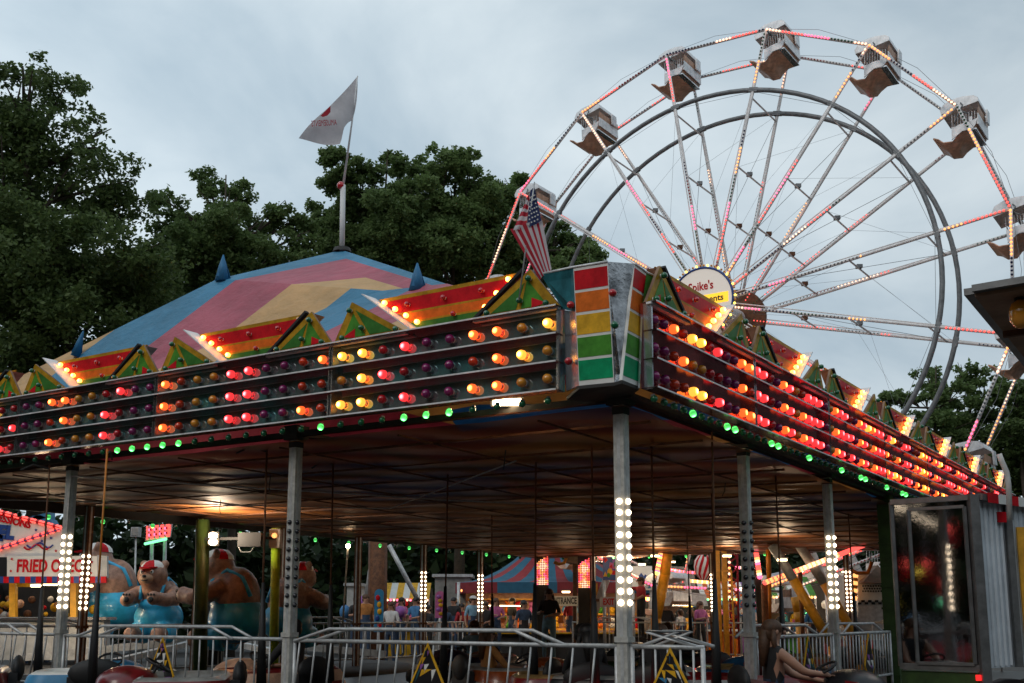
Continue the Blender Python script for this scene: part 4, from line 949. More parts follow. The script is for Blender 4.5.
def bumper_car(label, x, Y, rz, c1, c2, lights=None, orange_pole=False, driver=None, stripes=True):
    p = at(x, 620, Y); loc = Vector((p.x, Y, .34))+Vector((-math.sin(rz), math.cos(rz), 0))*.82; root = thing('bumper_car', label, 'bumper car', loc, (0, 0, rz), 'bumper cars on the floor')
    def f_b():
        b = MB(); ring(b, [(1.12, 1.86, .3, .10, 0), (1.24, 1.98, .34, .14, 0), (1.26, 2.0, .35, .22, 0), (1.24, 1.98, .34, .30, 0), (1.12, 1.86, .3, .34, 0)], 'rubber'); return b
    def f_body():
        b = MB(); ring(b, [(1.10, 1.84, .3, .08, 0), (1.12, 1.86, .3, .30, 0)], c1); ring(b, [(1.12, 1.86, .3, .30, 0), (1.06, 1.8, .3, .40, 0), (1.04, 1.76, .28, .42, 0)], c2)
        ring(b, [(1.04, 1.76, .28, .42, 0), (.98, 1.68, .26, .54, 0), (.96, 1.64, .26, .56, 0)], c1); ring(b, [(.96, 1.64, .26, .56, 0), (.84, 1.5, .2, .60, 0), (.80, 1.44, .18, .50, 0), (.78, 1.4, .18, .2, 0), (.1, .1, .04, .18, 0)], c2)
        # bonnet
        b.ell((0, .62, .50), (.42, .34, .20), c1, 14, 6, v1=.5); return b
    def f_seat(): b = MB(); b.box((0, -.28, .36), (.8, .5, .14), 'black'); b.ell((0, -.60, .58), (.32, .08, .17), 'black', 14, 8); b.box((0, -.57, .45), (.64, .10, .18), 'black'); return b
    def f_wheel():
        b = MB(); n = 14; c = Vector((0, .30, .70)); t = Vector((0, -.5, .87)).normalized(); x_ = Vector((1, 0, 0)); y_ = t.cross(x_)
        b.tube([c+(x_*math.cos(2*PI*i/n)+y_*math.sin(2*PI*i/n))*.15 for i in range(n+1)], .014, 'black', 6, False); b.tube([c, c-t*.3], .02, 'black', 6); b.tube([c-x_*.15, c+x_*.15], .01, 'black', 5); return b
    def f_pole(): b = MB(); b.tube([(0, -.82, 1.2), (0, -.80, 3.2)], .012, 'steel_orange' if orange_pole else 'rust', 8); b.tube([(0, -.80, 3.15), (0, -.6, 3.2), (0, -.45, 3.12)], .012, 'dark', 5); return b  # orange steel pole on one car, rust brown on the others
    def f_slv(): b = MB(); b.tube([(0, -.84, .45), (0, -.83, .9), (0, -.82, 1.62)], [.06, .045, .02], 'black', 10); return b
    link('bumper', car_mesh(('bumper',), f_b), root); link('body', car_mesh(('body', c1, c2), f_body), root)
    link('seat', car_mesh(('seat',), f_seat), root); link('steering_wheel', car_mesh(('steering_wheel',), f_wheel), root)
    link('pole', car_mesh(('pole', orange_pole), f_pole), root); link('pole_sleeve', car_mesh(('sleeve',), f_slv), root)
    for s in (-1, 1):
        def f_hl(): b = MB(); b.ell((0, 0, 0), (.07, .03, .05), 'off_amber', 8, 6); return b
        link('headlight', car_mesh(('headlight',), f_hl), root, (s*.27, .91, .46))
    if lights:
        for s in (-.3, -.1, .1, .3):
            def f_t(): b = MB(); b.box((0, 0, 0), (.15, .02, .07), 'tail_red'); return b
            link('tail_light', car_mesh(('tail_light',), f_t), root, (s, -.905, .47))
    if driver:
        person(driver[0], loc+Vector((math.sin(rz)*.22, -math.cos(rz)*.22, .20)), rz, driver[6] if len(driver) > 6 else 'drive', driver[1], 'c_denim', driver[2], driver[3], driver[4], driver[5], 'bumper car drivers')
    return root
D = math.radians
bumper_car('bumper car with blue and white bands under the orange pole', 96, 13.0, D(10), 'p_ltblue', 'p_white', orange_pole=True)
bumper_car('red and cream bumper car behind the left edge of the railing', 40, 14.5, D(110), 'car_red', 'car_white')
bumper_car('shiny red bumper car left of the post with unlit lamps', 262, 12.9, D(100), 'car_red', 'car_white')
bumper_car('dark maroon bumper car just right of the post with unlit lamps', 330, 14.0, D(60), 'tub_brown', 'car_red', driver=('driver in the dark maroon bumper car right of the unlit post', 'c_black', 'skin_dark', 'hair_black', False, 1.))
bumper_car('orange bumper car in the middle of the floor with a rider', 445, 14.6, D(-70), 'car_orange', 'car_white', driver=('rider in an orange top in the middle bumper car', 'c_orange', 'skin', 'hair_brown', True, .9))
bumper_car('blue bumper car far back behind the orange one', 492, 20, D(150), 'car_navy', 'car_white', driver=('rider in a pale shirt in the far blue bumper car', 'c_ltblue', 'skin', 'hair_brown', False, .95))
bumper_car('black and white bumper car in the middle of the floor', 535, 13.4, D(-110), 'p_black', 'car_white', driver=('rider with black hair in the black and white bumper car', 'c_white', 'skin', 'hair_black', False, .95))
bumper_car('bumper car seen from behind, red tail lights left of the corner post', 594, 12.2, D(4), 'car_red', 'car_cream', lights=True, driver=('driver in black seen from behind left of the corner post', 'c_black', 'skin', 'hair_black', True, .95))
bumper_car('far green bumper car beyond the corner post', 617, 18.5, D(200), 'car_green', 'car_white')
bumper_car('red and white striped bumper car with lit tail lights right of the corner post', 655, 12.0, D(-12), 'car_white', 'car_red', lights=True, driver=('driver in dark clothes just right of the corner post', 'c_black', 'skin', 'hair_brown', False, .95))
bumper_car('bumper car with one glowing red light beyond the reaching girl', 716, 16.2, D(10), 'p_black', 'car_green', lights=True)
bumper_car('dark bumper car driven by the reaching girl', 716, 11.6, D(-84), 'p_black', 'car_red', driver=('girl with long auburn hair reaching both arms to the steering wheel', 'c_black', 'skin', 'hair_brown', True, 1.0, 'reach'))
bumper_car('blue bumper car with a row of red tail lights behind the right railing', 782, 14.2, D(6), 'car_blue', 'car_cream', lights=True, driver=('driver with dark hair in the bumper car behind the right railing', 'c_red', 'skin', 'hair_black', False, .95))
bumper_car('orange bumper car beyond the railing by the green post', 855, 18.4, D(80), 'car_orange', 'car_cream')
bumper_car('far dark bumper car below the yellow booth', 690, 22, D(40), 'p_black', 'car_white', driver=('rider in white in the far bumper car below the yellow booth', 'c_white', 'skin', 'hair_brown', False, .9))
# ------------------------------------------------------------------ people around the hall
crowd = [(352, 31.5, 'c_black', 'watch', 'onlooker in black left of the plush toys', 'hair_black', False), (368, 32.5, 'c_orange', 'stand', 'onlooker in orange beside the fin-shaped pylon', 'hair_brown', False), (393, 32, 'c_white', 'watch', 'onlooker in a white top right of the fin-shaped pylon', 'hair_brown', True), (403, 34, 'c_pink', 'stand', 'onlooker in bright pink behind the far railing', 'hair_black', True), (416, 31.5, 'c_blue', 'watch', 'onlooker in a blue shirt left of the lit far post', 'hair_black', False), (452, 34, 'c_black', 'stand', 'onlooker in black right of the pink fin sign', 'hair_black', False), (472, 32, 'c_ltblue', 'stand', 'man in a light blue shirt and white cap at the far railing', 'hair_brown', False), (496, 34, 'c_pink', 'watch', 'onlooker in pink left of the game tent counter', 'hair_brown', True), (512, 35, 'c_black', 'stand', 'onlooker in black before the game tent counter', 'hair_black', False), (572, 35, 'c_red', 'stand', 'onlooker in red below the entrance sign', 'hair_brown', False)]
for x, Y, sh, po, lb, hr, lg in crowd:
    p = at(x, 600, Y); person(lb, (p.x, Y+(x*7 % 5-2)*.5, 0.4-(x*3 % 4)*.07), D(170+random.Random(x).uniform(-50, 50)), po, sh, 'c_denim', 'skin', hr, lg, 1.+.05*((x % 5)-2)/2, 'onlookers behind the far railing', 'c_white' if x == 472 else None)
p = at(549, 600, 25.5); person('woman standing on the floor edge in a black vest and pale shorts', (p.x, 25.5, .45), D(160), 'watch', 'c_black', 'c_ltblue', 'skin', 'hair_brown', True, 1.0)
p = at(641, 600, 31); person('ride attendant in a red shirt pointing to the left, right of the corner post', (p.x, 31, .9), D(110), 'point', 'c_red', 'c_black', 'skin', 'hair_brown', False, 1.0)
for i, x in enumerate((672, 680, 690, 699, 707)):
    p = at(x, 600, 41); person('visitor before the yellow-lit booth, '+['leftmost, in black', 'second from left, in white', 'middle one, in blue', 'fourth from left, in red', 'rightmost, in black'][i], (p.x, 41, .05), D(i*40), 'stand', ['c_black', 'c_white', 'c_blue', 'c_red', 'c_black'][i], 'c_denim', 'skin', 'hair_brown', i % 2 == 0, 1.0, 'visitors before the booth')
for i, (x, Y) in enumerate(((35, 30), (47, 29.5))):
    p = at(x, 600, Y); person(['customer in white at the snack stand', 'customer in a dark shirt at the snack stand'][i], (p.x, Y, .1), D(20), 'stand', ['c_white', 'c_black'][i])
# ------------------------------------------------------------------ bears
def bear(label, x, Y, zb_, rz, s=1.2):
    p = at(x, 600, Y); root = thing('bear_figure', label, 'bear figure', (p.x, Y, zb_), (0, 0, rz), 'giant bears of the spinning ride'); root.scale = (s, s, s)
    b = MB()
    b.ell((0, -.02, .98), (.5, .46, .62), 'bear_fur', 16, 10); b.ell((0, .22, 1.28), (.36, .34, .36), 'bear_fur', 14, 8); b.ell((0, .42, 1.58), (.37, .35, .34), 'bear_fur', 16, 10)
    b.ell((0, -.05, .5), (.5, .48, .45), 'bear_fur', 14, 8)
    for q in (-1, 1):
        b.ell((q*.27, .34, 1.86), (.12, .07, .12), 'bear_fur', 10, 6)
        b.tube([(q*.40, .12, 1.22), (q*.56, .38, 1.04), (q*.50, .68, .98), (q*.34, .92, 1.02)], [.17, .2, .17, .16], 'bear_fur', 12); b.ell((q*.32, .98, 1.03), (.17, .13, .18), 'bear_fur', 10, 8)
        b.tube([(q*.3, .1, .2), (q*.34, .6, .16), (q*.34, .8, .2)], [.22, .18, .16], 'bear_fur', 12)
    o = part('body', b, root); m = o.modifiers.new('weld', 'REMESH'); m.mode = 'VOXEL'; m.voxel_size = .045; m.use_smooth_shade = True
    sm_ = o.modifiers.new('soft', 'SMOOTH'); sm_.factor = .5; sm_.iterations = 3
    b = MB(); b.ell((0, .72, 1.50), (.17, .16, .13), 'bear_muzzle', 12, 8); b.ell((0, .87, 1.55), (.055, .04, .04), 'black', 8, 6); b.tube([(-.09, .85, 1.46), (0, .885, 1.44), (.09, .85, 1.46)], .012, 'black', 5)
    part('muzzle', b, root)
    for q in (-1, 1):
        b = MB(); b.ell((q*.13, .735, 1.66), (.045, .03, .06), 'p_white', 8, 6); b.ell((q*.125, .762, 1.66), (.022, .014, .03), 'black', 8, 6); part('eye', b, root)
        b = MB(); b.ell((q*.31, 1.10, .99), (.075, .02, .07), 'black', 8, 6)
        for k in range(3): b.ell((q*.31+(k-1)*.075, 1.095, 1.11), (.03, .02, .03), 'black', 6, 5)
        part('paw_pads', b, root)
        b = MB(); b.tube([(q*.30, -.42, 1.0), (q*.30, -.24, 1.36), (q*.26, .1, 1.52), (q*.28, .40, 1.3), (q*.26, .46, 1.0)], .045, 'bear_blue', 8); part('strap', b, root)
    b = MB(); b.ell((0, -.04, .56), (.60, .57, .50), 'bear_blue', 20, 12); b.ell((0, .1, .85), (.44, .42, .3), 'bear_blue', 16, 8)
    for q in (-1, 1): b.tube([(q*.3, .1, .22), (q*.33, .5, .2)], [.3, .24], 'bear_blue', 12)
    o = part('dungarees', b, root); m = o.modifiers.new('weld', 'REMESH'); m.mode = 'VOXEL'; m.voxel_size = .05; m.use_smooth_shade = True
    b = MB(); R = Matrix.Rotation(-.12, 3, 'X')
    for k in range(6):
        n0 = 3; vs = []; fs = []
        for j in range(5):
            ph = PI*.5*j/4
            for i in range(n0+1): a = 2*PI*(k+i/n0)/6; vs.append(Vector((.31*math.sin(ph)*math.cos(a), .40+.31*math.sin(ph)*math.sin(a), 1.74+.22*math.cos(ph))))
        for j in range(4):
            for i in range(n0): q = j*(n0+1)+i; fs.append((q, q+1, q+n0+2, q+n0+1))
        b.add(vs, fs, 'p_red' if k % 2 else 'p_white', True)
    b.prism([(.22, .64, 1.76), (.13, .88, 1.73), (-.13, .88, 1.73), (-.22, .64, 1.76)], (0, 0, .03), 'p_red'); part('cap', b, root)
    return root
bear('brown bear in blue dungarees, half behind the fried snack sign', 114, 27.4, 1.15, D(95), 1.12)
bear('front-facing brown bear with a red and white cap, between two posts', 159, 25, 1.02, D(172), .9)
bear('big brown bear in profile leaning to the left, right of the dark green pillar', 236, 22.5, 0.95, D(82), 1.0)
bear('brown bear seen from behind, at the post with unlit lamps', 289, 23.5, 0.95, D(-28), .9)
mb = MB(); cx = at(200, 600, 25); mb.lathe([(0, .45), (4.6, .45), (4.7, .38), (4.7, .1), (4.6, .05)], 'dark', 40, (0, 0, 0))
solo('ride_platform', mb, 'round platform carrying the giant bears', 'ride platform', (cx.x, 26, 0))
t = thing('ride_sweep', 'dark grey ride arms and light frame between the bears', 'ride arms', (cx.x, 26, .45))
b = MB(); b.tube([(0, 0, 0), (0, 0, 2.6)], .3, 'dark', 12)
part('hub', b, t)
for k in range(6):
    a = k*PI/3+.3; b = MB(); b.bar((0, 0, .6), (4.1*math.cos(a), 4.1*math.sin(a), .2), .12, .16, 'galv'); part('arm', b, t)
# ------------------------------------------------------------------ stalls, rides and lamps beyond the hall
def pp(b, pts, Y, m, th=.05, ms=None): b.prism([at(x, y, Y) for x, y in pts], (0, th, 0), m, ms); return b
def rc(x0, y0, x1, y1): return [(x0, y1), (x1, y1), (x1, y0), (x0, y0)]
def led_row(b, p0, p1, n, ms, r=.05, off=(0, -.04, 0)):
    for i in range(n): b.ell(Vector(p0)+(Vector(p1)-Vector(p0))*((i+.5)/n)+Vector(off), r, ms[i % len(ms)], 6, 4)
YS = 26.0
t = thing('snack_stand', 'white snack stand signed FRIED OREOS with a red and blue striped edge', 'snack stand', (at(30, 600, YS).x, YS, 0))
b = MB(); pp(b, [(-90, 557), (61, 557), (62, 529), (0, 512), (-90, 488)], YS, 'p_white', .12); sgn = wpart('roof_sign', b, t)
b = MB(); b.prism([at(24, 519, YS+.3), at(50, 522, YS+.3), at(50, 512, YS+.3), at(38, 515, YS+.3)][::1], (0, .3, 0), 'p_ltblue'); pp(b, [(26, 524), (56, 530), (50, 519), (40, 515), (32, 516)], YS+.3, 'p_ltblue', .4); wpart('roof_dome', b, t)
b = MB(); led_row(b, at(-60, 496, YS), at(62, 528, YS), 44, ['led_red', 'led_red', 'off_red'], .055); led_row(b, at(-40, 562, YS), at(60, 529, YS), 40, ['led_red', 'led_red', 'off_red'], .055); wpart('red_lamps', b, t, sgn)
b = MB(); b.bar(at(-40, 563, YS)+Vector((0, -.02, 0)), at(61, 529.5, YS)+Vector((0, -.02, 0)), .16, .02, 'p_blue'); b.bar(at(-60, 496, YS)+Vector((0, -.02, 0)), at(61, 528, YS)+Vector((0, -.02, 0)), .14, .02, 'p_red'); wpart('sign_edging', b, t, sgn)
def stext(parent, root, txt, x, y, hpx, m, wpx=None, rot=0., Y=YS, bold=.01):
    o = link('lettering', text_mesh(txt, hpx/F_*Y*1.38, m, width=None if wpx is None else wpx/F_*Y, bold=bold), parent)
    xd = Vector((math.cos(rot), 0, math.sin(rot))); zd = Vector((-math.sin(rot), 0, math.cos(rot)))
    o.matrix_local = frame_mat(at(x, y, Y-.02)-root.location, xd, zd); return o
stext(sgn, t, 'CONCESSIONS', 1, 518.5, 7, 'p_red', 62, D(-13)); stext(sgn, t, 'FUNNEL', -16.5, 531, 12.5, 'p_blue', 62, D(-5), bold=.03); stext(sgn, t, 'CAKES', -26, 541, 9, 'p_blue', 58, D(2), bold=.03)
b = MB()
for cx, y, m in ((36, 530, 'p_blue'), (8, 539, 'p_red'), (42, 541, 'p_blue'), (51, 538, 'p_blue'), (56, 551, 'p_red')):
    b.prism([at(cx+1.7*(1 if i % 2 == 0 else .45)*math.sin(i*PI/5), y-1.7*(1 if i % 2 == 0 else .45)*math.cos(i*PI/5), YS-.01) for i in range(10)][::-1], (0, -.01, 0), m)
for ph, m in ((0, 'p_red'), (3, 'p_blue')):
    b.tube([at(24+ph+i*2.6, 547-ph*.6+2.6*math.sin(i*.95), YS-.02) for i in range(11)], .022, m, 5)
wpart('stars_and_swirls', b, t, sgn)
b = MB(); pp(b, rc(7, 556, 97, 577), YS-.15, 'p_white', .1); fr = wpart('fascia_sign', b, t); b = MB(); pp(b, [(97, 577), (107, 578), (107, 556), (97, 555)], YS-.15, 'dirty_white', .1); wpart('side_panel', b, t)
stext(fr, t, 'FRIED OREOS', 53, 566.5, 12.5, 'p_red', 72, 0, YS-.15, .012)
b = MB()
for cx, y in ((12, 559), (11, 571), (92, 562), (91, 573)):
    b.prism([at(cx+1.6*(1 if i % 2 == 0 else .45)*math.sin(i*PI/5), y-1.6*(1 if i % 2 == 0 else .45)*math.cos(i*PI/5), YS-.16) for i in range(10)][::-1], (0, -.01, 0), 'p_red')
wpart('stars', b, t, fr)
b = MB()
for i in range(30):
    x0 = -56+i*5.4; pp(b, rc(x0, 576.5, x0+5.4, 583), YS-.2, 'p_red' if i % 2 else 'p_blue', .08)
wpart('striped_edge', b, t)
for x in (12, 73): b = MB(); pp(b, rc(x-3, 583, x+3, 618), YS, 'steel_yellow', .15); wpart('yellow_post', b, t)
b = MB(); pp(b, rc(-60, 620, 104, 660), YS-.1, 'dirty_white', .4); pp(b, rc(-60, 617, 106, 620), YS-.25, 'polished', .7); wpart('counter', b, t)
b = MB(); pp(b, rc(-60, 556, 104, 660), YS+2.4, 'black', .1); pp(b, rc(-60, 583, -40, 660), YS+.1, 'black', 2.2); wpart('back_wall', b, t)
b = MB(); rs = random.Random(4)
for i in range(46):
    b = MB(); b.ell(at(rs.uniform(-20, 98), rs.uniform(596, 616), YS+1.2+rs.uniform(-.5, .6)), rs.uniform(.05, .12), rs.choice(['c_orange', 'p_yellow', 'tub_brown', 'p_white', 'p_red', 'rust']), 7, 5); wpart('snack', b, t)
b = MB(); pp(b, rc(18, 584, 60, 585.5), YS+1.2, 'tube_warm', .05); wpart('tube_lamp', b, t); b = MB(); pp(b, rc(17, 582.5, 30, 587), YS-.05, 'p_mustard', .02); wpart('price_card', b, t)
# hanging red and green sign, lamps on posts
t = thing('glowing_sign', 'small slanted sign outlined in red and green lights', 'lit sign', (at(158, 600, 36).x, 36, 0))
b = MB(); pp(b, [(145, 541), (170, 537), (172, 524), (148, 526)], 36, 'p_white', .1); sp_ = wpart('panel', b, t); b = MB()
for k in range(5): led_row(b, at(147, 527.5+k*2.7, 36), at(170, 525.5+k*2.4, 36), 13, ['led_red', 'led_pink', 'off_red'] if k % 2 else ['led_red', 'p_white', 'led_red'], .05)
wpart('red_lamps', b, t, sp_); b = MB(); led_row(b, at(145, 544, 36), at(167, 539, 36), 13, ['led_green'], .05); wpart('green_lamps', b, t, sp_)
b = MB(); b.tube([at(152, 542, 36.1), Vector((at(152, 600, 36).x, 36.1, 0))], .06, 'galv', 6); b.tube([at(165, 540, 36.1), Vector((at(165, 600, 36).x, 36.1, 0))], .06, 'galv', 6); wpart('posts', b, t)
def pole(name, label, cat, x, y0, Y, r, m, y1=None, x1=None, group=None, extra=None):
    tp = at(x, y0, Y); base = Vector((at(x1 or x, 620, Y).x, Y, 0)); b = MB(); b.tube([base, tp], r, m, 8); root = thing(name, label, cat, base, group=group); wpart('pole', b, root)
    if extra: extra(root, tp)
    return root
def ex1(r, tp): b = MB(); b.box(tp+ZZ*.05, (.22, .2, .26), 'galv'); b.box(tp+Vector((0, -.11, .05)), (.17, .02, .2), 'off_white'); wpart('lamp_head', b, r)
pole('lamp_post', 'thin post with a grey square lamp head above the front-facing bear', 'lamp post', 136, 534, 30, .025, 'galv', extra=ex1)
def ex2(r, tp):
    for dy, e in ((0, 0), (-.5, 1)):
        q = at(213, 535.5 if e == 0 else 542, 20.4); b = MB(); b.box(q+Vector((0, .06, 0)), (.2, .06, .14), 'black'); h = wpart('lamp_housing', b, r); b = MB(); b.ell(q, (.085, .04, .06), 'on_warm', 10, 6); wpart('lamp', b, r, h)
    b = MB(); b.bar(at(205, 539, 20.5), at(276, 538, 20.5), .05, .05, 'black'); b.box(at(251, 540, 20.4), (.42, .3, .26), 'black'); wpart('cross_arm', b, r)
    b = MB(); b.tube([at(238, 546, 20.4), at(241, 552, 20.4), at(250, 552, 20.4), at(255, 546, 20.4)], .012, 'dirty_white', 6); wpart('cable_loop', b, r)
r_ = pole('light_pillar', 'thick dark green pillar carrying twin bright floodlamps', 'light pillar', 203, 520, 20.6, .13, 'lime_dark', extra=ex2)
sp2 = bpy.data.lights.new('twin_floodlamp_beam', 'AREA'); sp2.energy = 75; sp2.color = (1, .82, .6); sp2.size = .3
so2 = bpy.data.objects.new('twin_floodlamp_beam', sp2); C.objects.link(so2); so2.parent = r_; so2.location = at(213, 541, 19.7)-r_.location; so2.rotation_euler = (math.radians(158), 0, math.radians(-60))
def ex3(r, tp):
    b = MB(); b.box(tp-ZZ*.2, (.2, .2, .35), 'dirty_white'); b.ell(tp+Vector((0, -.12, -.15)), .05, 'led_amber', 6, 5); wpart('junction_box', b, r)
pole('yellow_green_pole', 'bright yellow-green pole right of the leaning profile bear', 'pole', 276, 528, 20.6, .085, 'lime', extra=ex3)
def ex4(r, tp): b = MB(); b.ell(tp, .05, 'on_warm', 8, 6); wpart('lamp', b, r)
pole('lamp_post', 'thin white post with a small bright lamp, left of the fin-shaped pylon', 'lamp post', 348, 546, 24, .02, 'dirty_white', x1=340, extra=ex4)
pole('lamp_post', 'post with one bright point lamp behind the post with unlit lamps', 'lamp post', 297, 553, 27, .03, 'dark', extra=ex4)
pole('round_pillar', 'fat grey-brown pillar behind the fin-shaped pylon', 'pillar', 378, 535, 33, .28, 'rust')
for (x0, y0, x1, y1, lb) in ((374, 545, 366, 600, 'grey strut beside the fat grey-brown pillar'), (389, 545, 421, 606, 'long slanting strut lit at its top, left of the far lit post')):
    b = MB(); b.tube([at(x0, y0, 34), at(x1, y1, 34)], .07, 'galv', 8); b.tube([at(x1, y1, 34), at(x1, y1, 34)+Vector((0, 0, -2))], .07, 'galv', 8); wsolo('strut', b, lb, 'strut', at(x0, y0, 34))
# fin-shaped boards and plush toys among the crowd
def finboard(label, x, yt, yb, wpx, Y, cols, name='fin_sign'):
    p = at(x, 600, Y); root = thing(name, label, 'fin sign', (p.x, Y, 0)); w = wpx/F_*Y/2; zt = at(x, yt, Y).z; zb_ = at(x, yb, Y).z; b = MB(); n = 10
    pts = [(p.x-w, Y, zb_), (p.x+w, Y, zb_)]+[(p.x+w*math.cos(PI*i/n), Y, zt-w+w*math.sin(PI*i/n)) for i in range(n+1)]
    b.prism(pts, (0, .06, 0), cols[0]); q = wpart('board', b, root); b = MB(); h = zt-zb_
    for i in range(1, 6): b.ell((p.x+w*.3*math.sin(i*2.3), Y-.01, zb_+h*i/6.3), (w*.5, .02, h*.07), cols[i % (len(cols)-1)+1], 10, 6)
    wpart('artwork', b, root, q); b = MB(); b.tube([(p.x, Y+.03, 0), (p.x, Y+.03, zb_)], .04, 'galv', 6); wpart('stand', b, root)
finboard('tall fin-shaped pylon in blue, yellow and red', 379, 589, 632, 9, 29, ['p_ltblue', 'p_yellow', 'p_red', 'p_blue', 'p_yellow'])
finboard('pink fin sign with yellow spots right of the crowd', 440, 591, 618, 9.5, 31, ['c_pink', 'p_yellow', 'p_mustard', 'p_purple'])
for x, y, rx, rz_, m, lb in ((345, 612, 5.5, 7, 'c_blue', 'round blue balloon prize left of the crowd'), (362, 604, 5, 8, 'p_purple', 'purple balloon prize behind the far post'), (400, 612, 6, 6, 'p_purple', 'purple round balloon prize above the onlookers'), (368, 613, 4, 7, 'c_orange', 'orange balloon prize left of the fin-shaped pylon')):
    b = MB(); Y = 33; c = at(x, y, Y); b.ell(c, (rx/F_*Y, .2, rz_/F_*Y), m, 14, 10); b.lathe([(.0, .02), (.03, -.03), (.05, -.08)], m, 8, c-ZZ*(rz_/F_*Y)); b.tube([c-ZZ*(rz_/F_*Y+.06), c-ZZ*(rz_/F_*Y+1.0)+Vector((.1, 0, 0))], .008, 'p_white', 4)
    wsolo('balloon', b, lb, 'balloon', c, 'balloon prizes')
for x0, x1, y0, y1, Y, lb in ((435, 470, 577, 606, 40, 'dull grey-green panel building behind the lit far posts'), (347, 359, 586, 602, 38, 'small white van body left of the crowd'),):
    t = thing('panel_building', lb, 'shed', (at((x0+x1)/2, 600, Y).x, Y, 0)); a = at(x0, y0, Y); c = at(x1, y0, Y); b = MB(); b.box(((a.x+c.x)/2, Y+1, a.z/2), (c.x-a.x, 2, a.z), 'concrete' if x0 > 400 else 'dirty_white'); wpart('walls', b, t)
    b = MB(); b.box(((a.x+c.x)/2, Y+.98, a.z+.05), (c.x-a.x+.2, 2.2, .1), 'galv'); wpart('roof', b, t); b = MB(); b.box(((a.x+c.x)/2, Y-.02, .9), (.8, .05, 1.8), 'dark'); wpart('door', b, t)
# striped game tent
YT = 36.0
t = thing('game_tent', 'blue and red striped game tent with lit prize counter', 'game tent', (at(560, 600, YT).x, YT+2, 0))
ap = at(556, 520, YT+2.2); hw = 2.35; cx = at(556, 600, YT).x; cyT = YT+2.2
def ring_pt(a, f):
    k = 1/max(abs(math.cos(a)), abs(math.sin(a))); k = min(k, 1.25); zE = at(556, 583, YT).z
    r = (f**1.0)*3.25*k; z = zE+(ap.z-zE)*(1-f)**1.9; return Vector((cx+r*math.cos(a)*1.0, cyT+r*math.sin(a), z))
b = MB(); n = 48; m_ = 7
for i in range(n):
    a0 = 2*PI*i/n; a1 = 2*PI*(i+1)/n; col = 't2_blue' if (i//1) % 2 else 't2_red'
    for j in range(m_): f0 = j/m_; f1 = (j+1)/m_; b.add([ring_pt(a0, f0), ring_pt(a1, f0), ring_pt(a1, f1), ring_pt(a0, f1)], [(0, 1, 2, 3)], col, True)
wpart('roof', b, t); b = MB()
for i in range(n):
    a0 = 2*PI*i/n; a1 = 2*PI*(i+1)/n; p0 = ring_pt(a0, 1); p1 = ring_pt(a1, 1); b.prism([p0, p1, p1-ZZ*.34, p0-ZZ*.34], (0, .01, 0), 't2_red' if (i//4) % 2 else 't2_blue')
wpart('valance', b, t)
for sx_ in (-1, 1):
    for sy_ in (-1, 1): b = MB(); b.tube([(cx+sx_*3.1, cyT+sy_*3.0, 0), (cx+sx_*3.1, cyT+sy_*3.0, 2.6)], .05, 'galv', 8); wpart('corner_pole', b, t)
b = MB(); b.box((cx, cyT-2.9, .5), (6.2, .1, 1.0), 'dark'); b.box((cx, cyT-2.9, 1.02), (6.3, .4, .05), 'p_mustard'); wpart('counter', b, t)
b = MB()
for k in range(4): b.box((cx, cyT-.2+.02*k, .6+k*.5), (5.8, .35, .05), 'steel_yellow')
b.box((cx, cyT+.2, 1.3), (6, .06, 2.6), 'tub_brown'); wpart('shelves', b, t)
rs = random.Random(8)
for k in range(44):
    b = MB(); c = Vector((cx-2.8+(k % 15)*.4+rs.uniform(-.06, .06), cyT-.3, .74+(k//15)*.5)); m = rs.choice(['p_yellow', 'p_orange', 'p_green', 'p_red', 'c_pink', 'p_white', 'p_ltblue', 'p_yellow', 'p_orange'])
    b.ell(c, (.12, .1, .13), m, 8, 6); b.ell(c+ZZ*.18, .09, m, 8, 6); b.ell(c+Vector((-.07, 0, .26)), .035, m, 6, 4); b.ell(c+Vector((.07, 0, .26)), .035, m, 6, 4)
    wsolo('plush_toy', b, 'small coloured plush toy on the shelves of the striped game tent', 'plush toy', c, 'plush toys in the game tent')
for (x0, x1, y) in ((502, 536, 584.5), (548, 572, 589.5)):
    b = MB(); b.bar(at(x0, y, YT+.6), at(x1, y, YT+.6), .06, .06, 'tube_warm'); wpart('tube_lamp', b, t)
b = MB(); b.bar(at(480, 605.5, YT-.3), at(522, 606, YT-.3), .03, .03, 'tube_warm'); wpart('counter_light', b, t)
gl = bpy.data.lights.new('game_tent_light', 'AREA'); gl.energy = 90; gl.color = (1, .72, .42); gl.shape = 'RECTANGLE'; gl.size = 5; gl.size_y = .3
go = bpy.data.objects.new('game_tent_light', gl); C.objects.link(go); go.parent = t; go.location = Vector((cx, cyT-1.6, 2.3))-t.location
# pixel light towers with the tub between them
def tower(label, x0, x1, y0, y1, Y, nx, ny, seed):
    rs = random.Random(seed); a = at(x0, y0, Y); c = at(x1, y1, Y); t = thing('light_tower', label, 'light tower', (a.x, Y, 0), group='pixel light towers')
    b = MB(); b.box(((a.x+c.x)/2, Y+.1, (a.z)/2), (c.x-a.x, .18, a.z), 'dark'); wpart('column', b, t); b = MB(); dx = (c.x-a.x)/nx; dz = (a.z-c.z)/ny
    for i in range(nx):
        for j in range(ny):
            if j < (nx-i)*.6: continue
            v = abs((i+.5)/nx-.5)+rs.uniform(-.1, .1)+.2*math.sin(j*.7)
            b.box((a.x+dx*(i+.5), Y-.01, a.z-dz*(j+.5)), (dx*.62, .03, dz*.62), 'led_red' if v > .42 else ('led_pink' if v > .3 else ('led_amber' if v > .1 else 'led_white')))
    wpart('pixel_lamps', b, t)
tower('left column of red and amber pixel lights before the striped tent', 536.5, 548.5, 554, 585, 31, 7, 18, 1)
